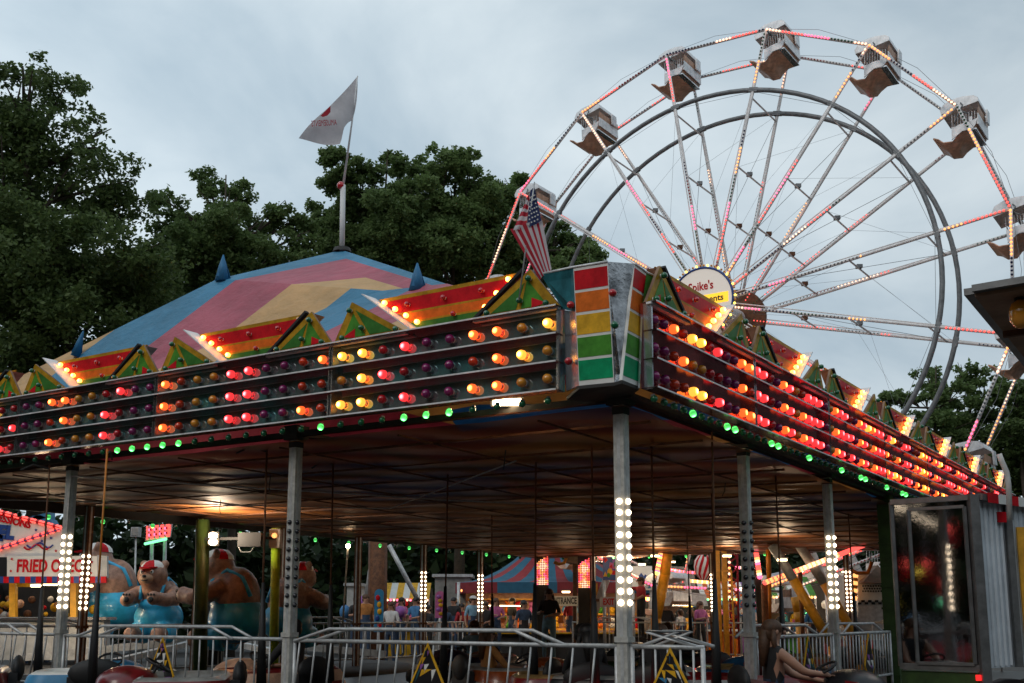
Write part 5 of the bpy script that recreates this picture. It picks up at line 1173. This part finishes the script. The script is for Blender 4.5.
tower('right column of red and amber pixel lights beside the entrance sign', 578, 590, 556, 588, 31, 7, 18, 2)
t = thing('ride_tub', 'brown ride tub with curved orange edge between the pixel light towers', 'ride tub', at(570, 560, 32))
b = MB(); pp(b, [(566, 562), (579, 564), (586, 559), (574, 555), (568, 555)], 32, 'canvas_brown', .8); wpart('shell', b, t)
b = MB(); b.tube([at(554, 562, 32), at(559, 564, 32), at(564, 563, 32), at(567, 556, 32), at(568, 552, 32)], .05, 'steel_orange', 8); wpart('curved_edge', b, t)
b = MB(); pp(b, [(568, 554.5), (579, 555.5), (578, 551), (568, 550.5)], 32, 'led_red', .1); wpart('red_light', b, t)
b = MB(); b.bar(at(575, 562, 32.4), Vector((at(575, 600, 32).x, 32.4, 0)), .12, .12, 'rust'); wpart('support', b, t)
t = thing('entrance_sign', 'grey sign board reading ENTRANCE in dark capitals', 'sign', (at(565, 600, 30).x, 30, 0))
b = MB(); pp(b, rc(550, 596, 578, 606), 30, 'p_white', .04); q = wpart('board', b, t); stext(q, t, 'ENTRANCE', 564, 601, 6.2, 'p_black', 25, 0, 30, .008); b = MB()
for x in (551, 577): b.tube([at(x, 606, 30.06), Vector((at(x, 606, 30).x, 30.06, 0))], .02, 'galv', 6)
wpart('stand', b, t)
t = thing('exit_sign', 'pink sign board reading EXIT left of the lamp-lit corner post', 'sign', (at(609, 600, 31).x, 31, 0))
b = MB(); pp(b, rc(600, 597, 617, 607), 31, 'flag_white', .04); q = wpart('board', b, t); stext(q, t, 'EXIT', 608.5, 602, 6, 'p_red', 11, 0, 31, .008); b = MB(); b.tube([at(609, 607, 31.06), Vector((at(609, 607, 31).x, 31.06, 0))], .02, 'galv', 6); wpart('stand', b, t)
b = MB(); x0 = at(581, 590, 33).x; x1 = at(597, 590, 33).x; b.box(((x0+x1)/2, 33, 1.25), (x1-x0, .5, 2.5), 'steel_yellow'); b.box(((x0+x1)/2, 32.9, 2.0), (x1-x0+.06, .55, .08), 'rust'); b.box(((x0+x1)/2, 32.9, 1.0), (x1-x0+.06, .55, .08), 'rust')
wsolo('yellow_pillar', b, 'wide yellow pillar block just right of the entrance sign', 'pillar', ((x0+x1)/2, 33, 0))
# yellow ride: masts, arms, LED beam
def rod(label, name, pts, Y, r, ms, leds=None, grp=None):
    root = thing(name, label, name.replace('_', ' '), at(pts[-1][0], pts[-1][1], Y), group=grp)
    for i, m in enumerate(ms):
        b = MB(); b.tube([at(*pts[i], Y), at(*pts[i+1], Y)], r, m, 10); wpart('tube', b, root)
    b = MB(); q = at(*pts[-1], Y); b.tube([q, Vector((q.x, q.y, 0))], r, ms[-1], 8); b.box((q.x, q.y, .1), (.6, .6, .2), 'dark'); wpart('foot', b, root)
    if leds: b = MB(); led_row(b, at(*leds[0], Y-.2), at(*leds[1], Y-.2), leds[2], leds[3], leds[4]); wpart('lamp_row', b, root)
    return root
rod('yellow leaning ride mast right of the corner post', 'ride_mast', [(668, 547), (665, 575), (656, 618)], 29, .14, ['steel_yellow', 'steel_yellow'], ((661, 551), (656.5, 574), 12, ['led_red', 'led_amber', 'led_pink', 'led_yellow'], .06))
rod('yellow and grey slanting ride arm, the left one of the pair', 'ride_boom', [(772, 545), (793, 579), (832, 645)], 25, .11, ['galv', 'steel_yellow'], None, 'pair of slanting ride arms')
rod('yellow and grey slanting ride arm behind the lit post, the right one of the pair', 'ride_boom', [(799, 545), (824, 583), (860, 645)], 26, .11, ['galv', 'steel_yellow'], None, 'pair of slanting ride arms')
rod('orange upright left of the slanting ride arms', 'ride_mast', [(768, 543), (769, 580), (769, 625)], 27, .06, ['steel_orange', 'steel_orange'])
rod('short yellow ride leg behind the left slanting arm', 'ride_mast', [(795, 597), (798, 612), (800, 625)], 30, .12, ['steel_yellow', 'steel_yellow'])
t = thing('ladder_mast', 'yellow ride mast with a ladder beside it', 'ride mast', (at(722, 600, 28).x, 28, 0))
for x in (716.5, 723.5): b = MB(); b.bar(at(x, 543, 28), Vector((at(x+3, 640, 28).x, 28, 0)), .12, .12, 'steel_yellow'); wpart('upright', b, t)
b = MB()
for x in (722, 731): b.bar(at(x, 570, 27.7), Vector((at(x+2, 640, 28).x, 27.7, 0)), .04, .04, 'steel_yellow')
for k in range(9): b.bar(at(722+k*.2, 571+k*8, 27.7), at(731+k*.2, 571+k*8, 27.7), .03, .03, 'steel_yellow')
wpart('ladder', b, t)
t = thing('red_truss', 'red lattice truss dotted with lights, right of the ladder mast', 'truss', (at(734, 600, 30).x, 30, 0)); b = MB()
for x in (729, 737): b.tube([at(x, 543, 30), Vector((at(x, 600, 30).x, 30, 0))], .03, 'c_red', 6)
for k in range(14): b.tube([at(729 if k % 2 else 737, 545+k*6, 30), at(737 if k % 2 else 729, 551+k*6, 30)], .02, 'c_red', 5)
wpart('lattice', b, t); b = MB(); led_row(b, at(729, 548, 29.9), at(729, 600, 29.9), 9, ['led_white', 'led_amber'], .04); wpart('lamps', b, t)
t = thing('light_beam', 'slanting beam of red and amber bulbs crossing behind the lit right post', 'light beam', at(765, 584, 26)); b = MB(); b.bar(at(763, 584, 26), at(866, 544, 26), .1, .12, 'dark'); wpart('beam', b, t)
b = MB(); led_row(b, at(764, 583, 25.9), at(800, 569.5, 25.9), 26, ['led_red', 'led_amber', 'led_amber'], .06); led_row(b, at(800, 569.5, 25.9), at(838, 555, 25.9), 26, ['led_white', 'led_amber', 'led_white'], .06); led_row(b, at(838, 555, 25.9), at(864, 545, 25.9), 18, ['led_red'], .06); wpart('bulbs', b, t)
b = MB(); q = at(764, 584, 26); b.tube([q, Vector((q.x, q.y, 0))], .08, 'rust', 8); q2 = at(800, 570, 26.1); b.tube([q2, Vector((q2.x, q2.y, 0))], .05, 'rust', 8); wpart('support', b, t)
t = thing('lamp_column', 'short column of red and amber lamps beside the dull post', 'lamp column', (at(757, 600, 28).x, 28, 0)); b = MB(); b.bar(at(755, 545, 28), Vector((at(762, 600, 28).x, 28, 0)), .16, .1, 'dark'); wpart('column', b, t)
b = MB(); led_row(b, at(755, 547, 27.9), at(759.5, 578, 27.9), 12, ['led_white', 'led_pink', 'led_red', 'led_red', 'led_amber'], .07); wpart('lamps', b, t)
t = thing('striped_basket', 'red and white striped balloon basket hanging in the distance', 'balloon basket', at(703, 566, 32)); c = at(703.5, 567, 32)
b = MB(); n = 20
prof = [(.02, .36), (.16, .33), (.26, .18), (.28, 0), (.24, -.2), (.10, -.36), (.02, -.38)]
for i in range(n):
    a0 = 2*PI*i/n; a1 = 2*PI*(i+1)/n
    for j in range(len(prof)-1): (r0, z0), (r1, z1) = prof[j], prof[j+1]; b.add([c+Vector((r*math.cos(a+z*1.2), r*math.sin(a+z*1.2), z)) for r, z, a in ((r0, z0, a0), (r1, z1, a0), (r1, z1, a1), (r0, z0, a1))], [(0, 1, 2, 3)], 'p_red' if i % 2 else 'p_white', True)
wpart('striped_shell', b, t); b = MB(); b.lathe([(.05, .36), (.12, .42), (.08, .52), (.02, .6)], 'dirty_white', 8, c); b.tube([c+ZZ*.55, c+ZZ*2.2], .015, 'dark', 5); wpart('hanger', b, t)
t = thing('lit_booth', 'small booth with glowing yellow posts and awning', 'booth', (at(686, 600, 44).x, 44, 0)); b = MB(); pp(b, rc(668, 602, 704, 607), 44, 'sign_yellow', .3); pp(b, rc(668, 606, 673, 613), 44, 'sign_yellow', .2); pp(b, rc(698, 606, 704, 614), 44, 'sign_yellow', .2); wpart('glowing_frame', b, t)
b = MB(); pp(b, rc(668, 607, 704, 634), 45.5, 'dark', .2); pp(b, rc(668, 618, 704, 634), 44.1, 'steel_yellow', .2); wpart('body', b, t); b = MB(); pp(b, rc(674, 603, 697, 604.2), 43.9, 'on_white', .05); wpart('tube_lamp', b, t)
t = thing('curved_canopy', 'dull grey curved ride canopy behind the yellow masts', 'ride canopy', (at(685, 600, 38).x, 38, 0)); b = MB()
b.prism([at(x, y, 38) for x, y in ((664, 586), (696, 590), (694, 572), (686, 567), (672, 566), (665, 570))], (0, 3, 0), 'concrete'); b.prism([at(x, y, 37.5) for x, y in ((662, 604), (708, 606), (706, 594), (664, 590))], (0, 2, 0), 'galv'); wpart('hood', b, t)
b = MB(); b.bar(at(666, 600, 38), Vector((at(666, 600, 38).x, 38, 0)), .2, .2, 'galv'); b.bar(at(700, 600, 38), Vector((at(700, 600, 38).x, 38, 0)), .2, .2, 'galv'); wpart('legs', b, t)
b = MB(); led_row(b, at(690, 581, 37.4), at(709, 582.5, 37.4), 12, ['led_amber', 'led_white', 'led_amber'], .06); wpart('lamp_row', b, t)
t = thing('mural_building', 'low ride building with a blue painted mural and pinkish roof', 'ride building', (at(815, 600, 40).x, 40, 0))
b = MB(); pp(b, rc(780, 578, 862, 640), 40, 'dirty_white', 3); wpart('walls', b, t); b = MB(); pp(b, [(776, 580), (866, 580), (850, 569), (812, 566), (790, 571)], 39.8, 'c_pink' if False else 'flag_white', 3.4); wpart('roof', b, t)
b = MB(); rs = random.Random(2)
for i in range(26): b.ell(at(rs.uniform(784, 858), rs.uniform(583, 597), 39.98), (rs.uniform(.15, .5), .015, rs.uniform(.08, .25)), rs.choice(['p_ltblue', 'p_blue', 'p_teal', 'p_white', 'p_dgreen', 'p_red']), 10, 6)
wpart('mural', b, t); b = MB(); pp(b, rc(785, 600, 860, 605), 39.8, 'steel_orange', .15); pp(b, rc(800, 606, 850, 609), 39.8, 'p_yellow', .1); wpart('coloured_bands', b, t)
b = MB(); led_row(b, at(815, 611, 39.7), at(850, 608, 39.7), 26, ['led_green', 'off_green'], .05); led_row(b, at(775, 617, 39.7), at(812, 613, 39.7), 22, ['led_green', 'cyanled', 'off_green'], .04); wpart('green_lamps', b, t)
t = thing('chequered_trailer', 'white and grey trailer with a black and white chequered stripe', 'trailer', (at(872, 600, 27).x, 27, 0))
b = MB(); pp(b, rc(858, 574, 905, 601), 27, 'p_white', 2.2); pp(b, rc(858, 601, 905, 640), 27, 'galv', 2.2); wpart('body', b, t); b = MB()
for i in range(11):
    for j in range(2):
        if (i+j) % 2: pp(b, rc(858+i*3.4, 600+j*2.2, 861.4+i*3.4, 602.2+j*2.2), 26.98, 'p_black', .02)
wpart('chequered_stripe', b, t); b = MB()
for i in range(8):
    for j in range(3): b.ell(at(863+i*2.6+(j % 2)*1.3, 586+j*2.6, 26.97), .022, 'p_black', 6, 4)
wpart('dots', b, t); b = MB(); b.prism([at(862, 583, 26.5), at(892, 583, 26.5), at(878, 565, 27.2)], (0, .6, 0), 'canvas_brown'); wpart('awning', b, t)
b = MB(); b.tube([at(851, 570, 26.4), at(857, 573, 26.4), at(868, 573, 26.4), at(872, 562, 26.4)], .045, 'steel_orange', 7); wpart('orange_bracket', b, t); b = MB()
for x in (866, 898): b.lathe([(.0, 0), (.4, 0), (.4, .2), (0, .2)], 'rubber', 18, Vector((at(x, 600, 27).x, 26.85, .4)), axis='Y')
wpart('wheels', b, t); b = MB(); led_row(b, at(855, 574, 26.9), at(854, 600, 26.9), 7, ['led_amber', 'off_amber'], .07); wpart('lamps', b, t)
# ------------------------------------------------------------------ mirror-finished trailer at the right
t = thing('ride_trailer', 'tall trailer with a mirror-finished end door and pale ribbed side', 'trailer', (4.9, 12.6, 0))
P1 = lambda y: at(897, y, 12.9); P2 = lambda y: at(968, y, 12.4); P3 = lambda y: at(984, y, 12.3)
Q = lambda s, z: Vector(P1(600)*(1-s)+P2(600)*s)*1.0+ZZ*(z-(P1(600)*(1-s)+P2(600)*s).z)
zt = P2(498).z; zb_ = P2(668).z; xd = (Q(1, 0)-Q(0, 0)).normalized(); nn = Vector((xd.y, -xd.x, 0))
mat('mirror', (.30, .30, .31), .045, 1., .35, 2.2, .035); mat('ribbed', (.68, .72, .76), .5, .2, .2, 2.5, .1); mat('frame_al', (.22, .22, .22), .45, .7, .3, 6, .1)
b = MB(); b.prism([Q(0, zb_), Q(1.12, zb_), Q(1.12, zt), Q(0, zt)], -nn*.04, 'mirror'); wpart('end_panel', b, t)
b = MB(); b.prism([Q(.26, zb_+.04), Q(1.05, zb_+.04), Q(1.05, zt-.10), Q(.26, zt-.10)], nn*.03, 'mirror'); dr = wpart('door', b, t)
b = MB(); c4 = [Q(.26, zb_+.04), Q(1.05, zb_+.04), Q(1.05, zt-.10), Q(.26, zt-.10)]
for i in range(4): b.bar(c4[i]+nn*.035, c4[(i+1) % 4]+nn*.035, .035, .035, 'frame_al')
wpart('door_frame', b, t, dr); b = MB(); b.bar(Q(0, zt)+nn*.01, Q(1.2, zt)+nn*.01, .06, .06, 'frame_al'); b.bar(Q(0, zb_)+nn*.01, Q(1.2, zb_)+nn*.01, .07, .05, 'frame_al'); b.bar(Q(0, zb_)+nn*.01, Q(0, zt)+nn*.01, .04, .04, 'frame_al'); b.bar(Q(1.17, zb_-.3)+nn*.02, Q(1.17, zt+.03)+nn*.02, .10, .10, 'frame_al'); wpart('end_frame', b, t)
b = MB(); b.prism([Q(0, zb_-.05), Q(1.12, zb_-.05), Q(1.12, zb_-.32), Q(0, zb_-.32)], -nn*.3, 'lime_dark'); wpart('skirt', b, t)
S0 = Q(1.19, 0); S1 = Vector((6.7, 13.6, 0)); sd = (S1-S0).normalized(); Ls = (S1-S0).length; sn = Vector((sd.y, -sd.x, 0))
b = MB(); b.prism([S0+ZZ*zb_, S1+ZZ*zb_, S1+ZZ*(zt-.02), S0+ZZ*(zt-.02)], -sn*.05, 'ribbed')
for k in range(int(Ls/.12)): q = S0+sd*(.06+k*.12); b.bar(q+ZZ*(zb_+.02)+sn*.008, q+ZZ*(zt-.05)+sn*.008, .03, .02, 'ribbed')
wpart('ribbed_side', b, t); b = MB(); b.bar(S0+ZZ*zt+sn*.03, S1+ZZ*zt+sn*.03, .07, .12, 'frame_al'); tr_ = wpart('top_rail', b, t); b = MB()
for k in range(7): q0 = S0+sd*(.10+k*.24); q1 = S0+sd*(.10+(k+1)*.24); b.prism([q0+ZZ*(zt-.06)+sn*.10, q1+ZZ*(zt-.06)+sn*.10, q1+ZZ*(zt+.05)+sn*.10, q0+ZZ*(zt+.05)+sn*.10], sn*.004, 'p_red' if k % 2 == 0 else 'p_white')
wpart('reflective_tape', b, t, tr_); b = MB(); b.box(Q(1.1, zb_-.1)+nn*.05, (.07, .03, .06), 'tail_red'); b.box(S0+sd*.5+ZZ*(zt-.2)+sn*.04, (.1, .05, .12), 'off_red'); wpart('marker_lamps', b, t)
b = MB(); b.bar(S0+sd*.62+sn*.06+ZZ*zb_, S0+sd*.62+sn*.06+ZZ*(zt-.03), .07, .07, 'frame_al'); b.bar(S0+sd*.82+sn*.1+ZZ*(zb_+.2), S0+sd*.82+sn*.1+ZZ*(zt-.3), .10, .03, 'steel_yellow'); wpart('side_posts', b, t)
b = MB()
for q in (S0+sd*.4-sn*.4, S0+sd*1.4-sn*.4): b.lathe([(0, 0), (.42, 0), (.42, .22), (0, .22)], 'rubber', 18, Vector((q.x, q.y, .42)), axis='Y')
b.box(S0+sd*.8-sn*.5+ZZ*(zb_/2+.1), (1.6, .7, .18), 'dark'); wpart('chassis', b, t)
b = MB(); Y = 12.2; b.tube([at(1010, 520, Y), at(1008.5, 485, Y), at(1006.5, 472, Y), at(1002, 462, Y), at(999, 454, Y)], .032, 'dirty_white', 8); wpart('vent_pipe', b, t)
# awning corner, top right
zA = 3.45; A0 = Vector(at(975, 297, 6)); k = (zA-1.6)/(ray(975, 297).z); A0 = EYE+ray(975, 297)*k
B0 = EYE+ray(1060, 283)*((zA-1.6)/ray(1060, 283).z); C0 = EYE+ray(1060, 402)*((zA-1.6)/ray(1060, 402).z)
t = thing('awning', 'brown wooden awning corner jutting into the top right of the photo', 'awning', (A0.x+2, A0.y+1, 0))
D0 = C0+(B0-A0)*2; E0_ = B0+(B0-A0)*2
b = MB(); b.prism([A0, B0+(B0-A0)*1.5, D0, C0], ZZ*.07, 'canvas_brown'); wpart('roof_sheet', b, t)
b = MB(); b.bar(A0+ZZ*.04, B0+ZZ*.04, .04, .12, 'frame_al'); b.bar(A0+ZZ*.04, C0+ZZ*.04, .04, .12, 'frame_al')
for s in (.25, .5, .75): b.bar(A0+(C0-A0)*s-ZZ*.02, A0+(C0-A0)*s+(B0-A0)*1.6-ZZ*.02, .04, .04, 'rust')
wpart('edge_frame', b, t); b = MB(); q = EYE+ray(1021, 314)*((zA-.1-1.6)/ray(1021, 314).z); b.ell(q, (.07, .07, .09), 'off_amber', 10, 8); b.tube([q, q+ZZ*.1], .03, 'dark', 6); wpart('bulb', b, t)
b = MB(); q = C0+(B0-A0)*1.2; b.tube([Vector((q.x, q.y, 0)), Vector((q.x, q.y, zA))], .05, 'frame_al', 8); q = B0+(B0-A0)*1.2; b.tube([Vector((q.x, q.y, 0)), Vector((q.x, q.y, zA))], .05, 'frame_al', 8); wpart('posts', b, t)

# added fill lamps with made-up fittings to brighten the stalls; more stall pieces
def added_fill_lamp(root, p, e, col=(1, .74, .46), size=.4):
    b = MB(); b.box(p, (.2, .06, .04), 'tube_warm'); b.box(p+Vector((0, 0, .04)), (.24, .10, .03), 'black'); wpart('lamp', b, root)  # made-up fitting for the added fill light
    l = bpy.data.lights.new('added_fill_light', 'POINT'); l.energy = e; l.color = col; l.shadow_soft_size = .15
    o = bpy.data.objects.new('added_fill_light', l); C.objects.link(o); o.parent = root; o.location = p+Vector((0, -.25, -.1))-root.location
roots = {o['label']: o for o in C.objects if 'label' in o}
def byl(st): return next(o for l, o in roots.items() if l.startswith(st))
added_fill_lamp(byl('grey sign board reading ENTRANCE'), at(566, 592, 28.8), 10)
added_fill_lamp(byl('small booth with glowing'), at(686, 600, 42.5), 60)
added_fill_lamp(byl('low ride building'), at(800, 572, 38.3), 70); added_fill_lamp(byl('low ride building'), at(845, 572, 38.3), 50)
added_fill_lamp(byl('white snack stand'), at(36, 586, 24.3), 60); added_fill_lamp(byl('white snack stand'), at(88, 586, 24.5), 35)
added_fill_lamp(byl('yellow and grey slanting ride arm, the left'), at(782, 560, 23.6), 30)
added_fill_lamp(byl('yellow leaning ride mast'), at(655, 556, 27.4), 22)
added_fill_lamp(byl('yellow ride mast with a ladder'), at(727, 556, 26.6), 22)
added_fill_lamp(byl('dull grey curved'), at(672, 562, 36), 35)
def painted_board(label, x0, y0, x1, y1, Y, seed, cols, base='p_blue'):
    rs = random.Random(seed); t = thing('painted_board', label, 'painted board', (at((x0+x1)/2, 600, Y).x, Y, 0)); b = MB(); pp(b, rc(x0, y0, x1, y1), Y, base, .08); f = wpart('board', b, t); b = MB()
    for i in range(16):
        cx_, cy_ = rs.uniform(x0+2, x1-2), rs.uniform(y0+2, y1-2); a0 = rs.uniform(0, 6); k = rs.choice((3, 4, 6)); r = rs.uniform(1.2, 3.2)
        b.prism([at(min(x1, max(x0, cx_+r*math.cos(a0+2*PI*j/k))), min(y1, max(y0, cy_+r*1.3*math.sin(a0+2*PI*j/k))), Y-.01-i*.001) for j in range(k)][::-1], (0, -.001, 0), cols[i % len(cols)])
    wpart('artwork', b, t, f); b = MB()
    for x in (x0+1, x1-1): q = at(x, y1, Y+.1); b.tube([q, Vector((q.x, q.y, 0))], .05, 'galv', 6)
    wpart('legs', b, t); added_fill_lamp(t, at((x0+x1)/2, y0-1.5, Y-.9), 14)
painted_board('board painted in green, pink and yellow left of the lamp-lit corner post', 603, 557, 619, 580, 32, 1, ['p_green', 'c_pink', 'p_yellow', 'p_purple', 'p_red'])
painted_board('white and blue painted board right of the lamp-lit corner post', 632, 566, 652, 590, 34, 2, ['p_ltblue', 'p_white', 'p_red', 'p_blue', 'p_white'], 'p_white')
painted_board('blue and orange painted board right of the red lattice truss', 739, 590, 748, 616, 32, 3, ['p_orange', 'p_ltblue', 'p_blue', 'p_white'], 'p_ltblue')
painted_board('small board of yellow and red pictures before the mural building', 776, 603, 790, 622, 36, 4, ['p_yellow', 'p_red', 'p_white', 'p_teal'], 'p_black')

def string_lights(label, p0, p1, Y, n, ms, sag=2.):
    t = thing('string_lights', label, 'string lights', at(*p0, Y), group='strings of coloured bulbs'); b = MB(); pts = []
    for i in range(n+1): f = i/n; pts.append(at(p0[0]+(p1[0]-p0[0])*f, p0[1]+(p1[1]-p0[1])*f+sag*4*f*(1-f), Y))
    b.tube(pts, .01, 'dark', 4); wpart('wire', b, t); b = MB()
    for i, p in enumerate(pts): b.ell(p-ZZ*.05, .05, ms[i % len(ms)], 6, 4)
    wpart('bulbs', b, t)
string_lights('string of white and amber bulbs above the painted boards at the centre', (598, 556), (655, 552), 35, 26, ['led_white', 'led_amber'])
string_lights('string of red bulbs over the dull grey canopy', (660, 566), (712, 571), 36, 24, ['led_red', 'led_pink'])
string_lights('string of green and amber bulbs below the light beam', (775, 590), (862, 585), 38, 34, ['led_green', 'led_amber', 'led_red'])
string_lights('string of amber bulbs along the game tent eave', (462, 589), (540, 589), 35.5, 34, ['led_amber', 'led_yellow'], .5)
string_lights('string of white bulbs left of the striped basket', (640, 596), (668, 594), 37, 14, ['led_white', 'led_yellow'])
string_lights('string of pink and white bulbs right of the ladder mast', (736, 566), (756, 560), 35, 12, ['led_pink', 'led_white'])
# added out of view: carousel giving the trailer door and fascia lights to mirror
t = thing('reflection_carousel', 'added carousel with lit arms and red seats, out of view, mirrored in the trailer door', 'carousel', (-21, 2, 0))
b = MB(); b.tube([(-21, 2, 0), (-21, 2, 8)], .5, 'p_white', 16); wpart('mast', b, t); rs = random.Random(6)
for k in range(14):
    a = 2*PI*k/14; e = Vector((-21+5.5*math.cos(a), 2+5.5*math.sin(a), 5.6+1.0*math.sin(k*2.2))); o_ = Vector((-21, 2, 7.6)); b = MB(); b.tube([o_, e], .07, 'p_white', 6); arm = wpart('arm', b, t); b = MB()
    led_row(b, o_, e, 22, ['on_white'], .07, (0, 0, -.08)); wpart('lamp_row', b, t, arm)
    b = MB(); b.tube([e, e-ZZ*2.2], .02, 'galv', 5); b.ell(e-ZZ*2.5, (.22, .22, .2), 'p_red', 12, 8); b.ell(e-ZZ*2.1, .12, 'led_red', 6, 4); wpart('seat', b, t)
b = MB()
for i in range(60): a = rs.uniform(0, 6.28); r = rs.uniform(2, 6); b.ell((-21+r*math.cos(a), 2+r*math.sin(a), rs.uniform(1, 3.2)), .08, rs.choice(['led_green', 'led_amber', 'cyanled', 'led_yellow']), 6, 4)
wpart('deck_lamps', b, t); b = MB(); b.lathe([(0, .5), (6.5, .5), (6.6, .1)], 'c_red', 32, (-21, 2, 0)); wpart('deck', b, t)

def market_stall(label, x, Y, w, col, seed):
    rs = random.Random(seed); c = at(x, 600, Y); c.z = 0; t = thing('market_stall', label, 'stall', c, group='small lit stalls of the midway'); b = MB()
    n = 8
    for i in range(n): x0 = c.x-w/2+w*i/n; b.prism([(x0, Y-1.0, 2.15), (x0+w/n, Y-1.0, 2.15), (x0+w/n, Y, 2.75), (x0, Y, 2.75)], (0, 0, .04), col if i % 2 else 'p_white')
    wpart('awning', b, t); b = MB(); b.box((c.x, Y+1, 1.3), (w, .06, 2.6), 'dark'); b.box((c.x, Y-.4, .5), (w, .08, 1.0), col); b.box((c.x, Y-.45, 1.02), (w+.1, .5, .05), 'p_white'); wpart('counter', b, t); b = MB()
    for sx_ in (-1, 1): b.tube([(c.x+sx_*w/2, Y-.9, 0), (c.x+sx_*w/2, Y-.9, 2.2)], .03, 'galv', 6)
    wpart('posts', b, t)
    for k in range(16): b = MB(); b.ell((c.x+rs.uniform(-w/2.2, w/2.2), Y+.85, rs.uniform(1.1, 2.1)), (.12, .08, .14), rs.choice(['p_yellow', 'c_pink', 'p_red', 'p_ltblue', 'p_green', 'p_white', 'p_orange']), 7, 5); wpart('goods', b, t)
    b = MB(); led_row(b, (c.x-w/2, Y-1.02, 2.12), (c.x+w/2, Y-1.02, 2.12), 16, rs.choice([['led_amber', 'led_white'], ['led_red', 'led_yellow'], ['led_pink', 'led_white'], ['led_green', 'led_amber']]), .045); wpart('bulb_row', b, t)
    added_fill_lamp(t, Vector((c.x, Y-.2, 2.2)), 22)
for q in (('red and white stall behind the exit sign', 625, 42, 1.6, 'p_red', 1), ('blue and white stall left of the yellow-lit booth', 650, 43, 1.5, 'p_blue', 2), ('orange and white stall right of the yellow-lit booth', 716, 41, 1.4, 'p_orange', 3), ('purple and white stall right of the ladder mast', 746, 42, 1.6, 'p_purple', 4), ('green and white stall at the foot of the left slanting arm', 783, 36, 1.6, 'p_green', 5), ('red and white stall left of the chequered trailer', 842, 35, 1.5, 'p_red', 6), ('yellow and white stall behind the onlookers, left of the lit far post', 405, 43, 2.0, 'p_yellow', 7)): market_stall(*q)
for i, (x, Y, sh, hr) in enumerate(((428, 33, 'c_black', 'hair_black'), (444, 32, 'c_denim', 'hair_brown'), (462, 35, 'c_red', 'hair_black'), (485, 32.5, 'c_black', 'hair_brown'), (524, 33, 'c_denim', 'hair_black'), (536, 34.5, 'c_white', 'hair_brown'), (588, 33.5, 'c_black', 'hair_black'), (657, 34, 'c_blue', 'hair_black'), (665, 33, 'c_black', 'hair_brown'), (700, 35, 'c_pink', 'hair_brown'), (742, 33, 'c_black', 'hair_black'), (812, 31, 'c_blue', 'hair_brown'))):
    p = at(x, 600, Y); lb = ['onlooker in black just left of the pink fin sign', 'onlooker in a dark blue shirt below the pink fin sign', 'onlooker in red left of the man in the white cap', 'onlooker in black right of the man in the white cap', 'dark-haired onlooker in a dark blue shirt at the right end of the prize counter', 'onlooker in white left of the woman in the black vest', 'onlooker in black before the yellow pillar', 'passer-by in blue right of the lamp-lit corner post', 'passer-by in black at the foot of the yellow leaning mast', 'passer-by in pink before the booth', 'passer-by in black right of the ladder mast', 'passer-by in blue between the slanting arms'][i]
    person(lb, (p.x, Y, .25), D(150+i*37 % 90), 'stand' if i % 3 else 'watch', sh, 'c_black', 'skin', hr, i % 2 == 1, .94+.02*(i % 5), 'people walking the midway')
# added unseen woodland behind and beside the camera to darken reflections and front light
bl = []; g = random.Random(12)
for i in range(40): x = -60+i*3.1; bl.append((np.array((x, -34+g.uniform(-3, 3), g.uniform(9, 11))), (4.6, 4, g.uniform(11, 14))))
for i in range(18):
    bl.append((np.array((-36+g.uniform(-2, 2), -30+i*3.2, g.uniform(9, 11))), (4, 4.6, g.uniform(11, 14))))
    bl.append((np.array((52+g.uniform(-2, 2), -30+i*5.4, g.uniform(7, 9))), (4, 6, g.uniform(9, 12))))
vs = leaf_crown(bl, 90000, .9, 29, 3.2, 20); vs[:, 2] = np.maximum(vs[:, 2], .02)
tag(link('woodland', crown_mesh('woodland', vs, 'leaf_dark', (0, 0, 0))), 'added unseen woodland round the near side of the fairground, darkening reflections', 'woodland', kind='stuff')


sc.render.engine = 'CYCLES'
sc.view_settings.view_transform = 'Standard'; sc.view_settings.look = 'None'; sc.view_settings.exposure = 0; sc.view_settings.gamma = 1
sc.cycles.use_denoising = True; sc.cycles.max_bounces = 6; sc.cycles.transparent_max_bounces = 12
sc.cycles.sample_clamp_indirect = 4
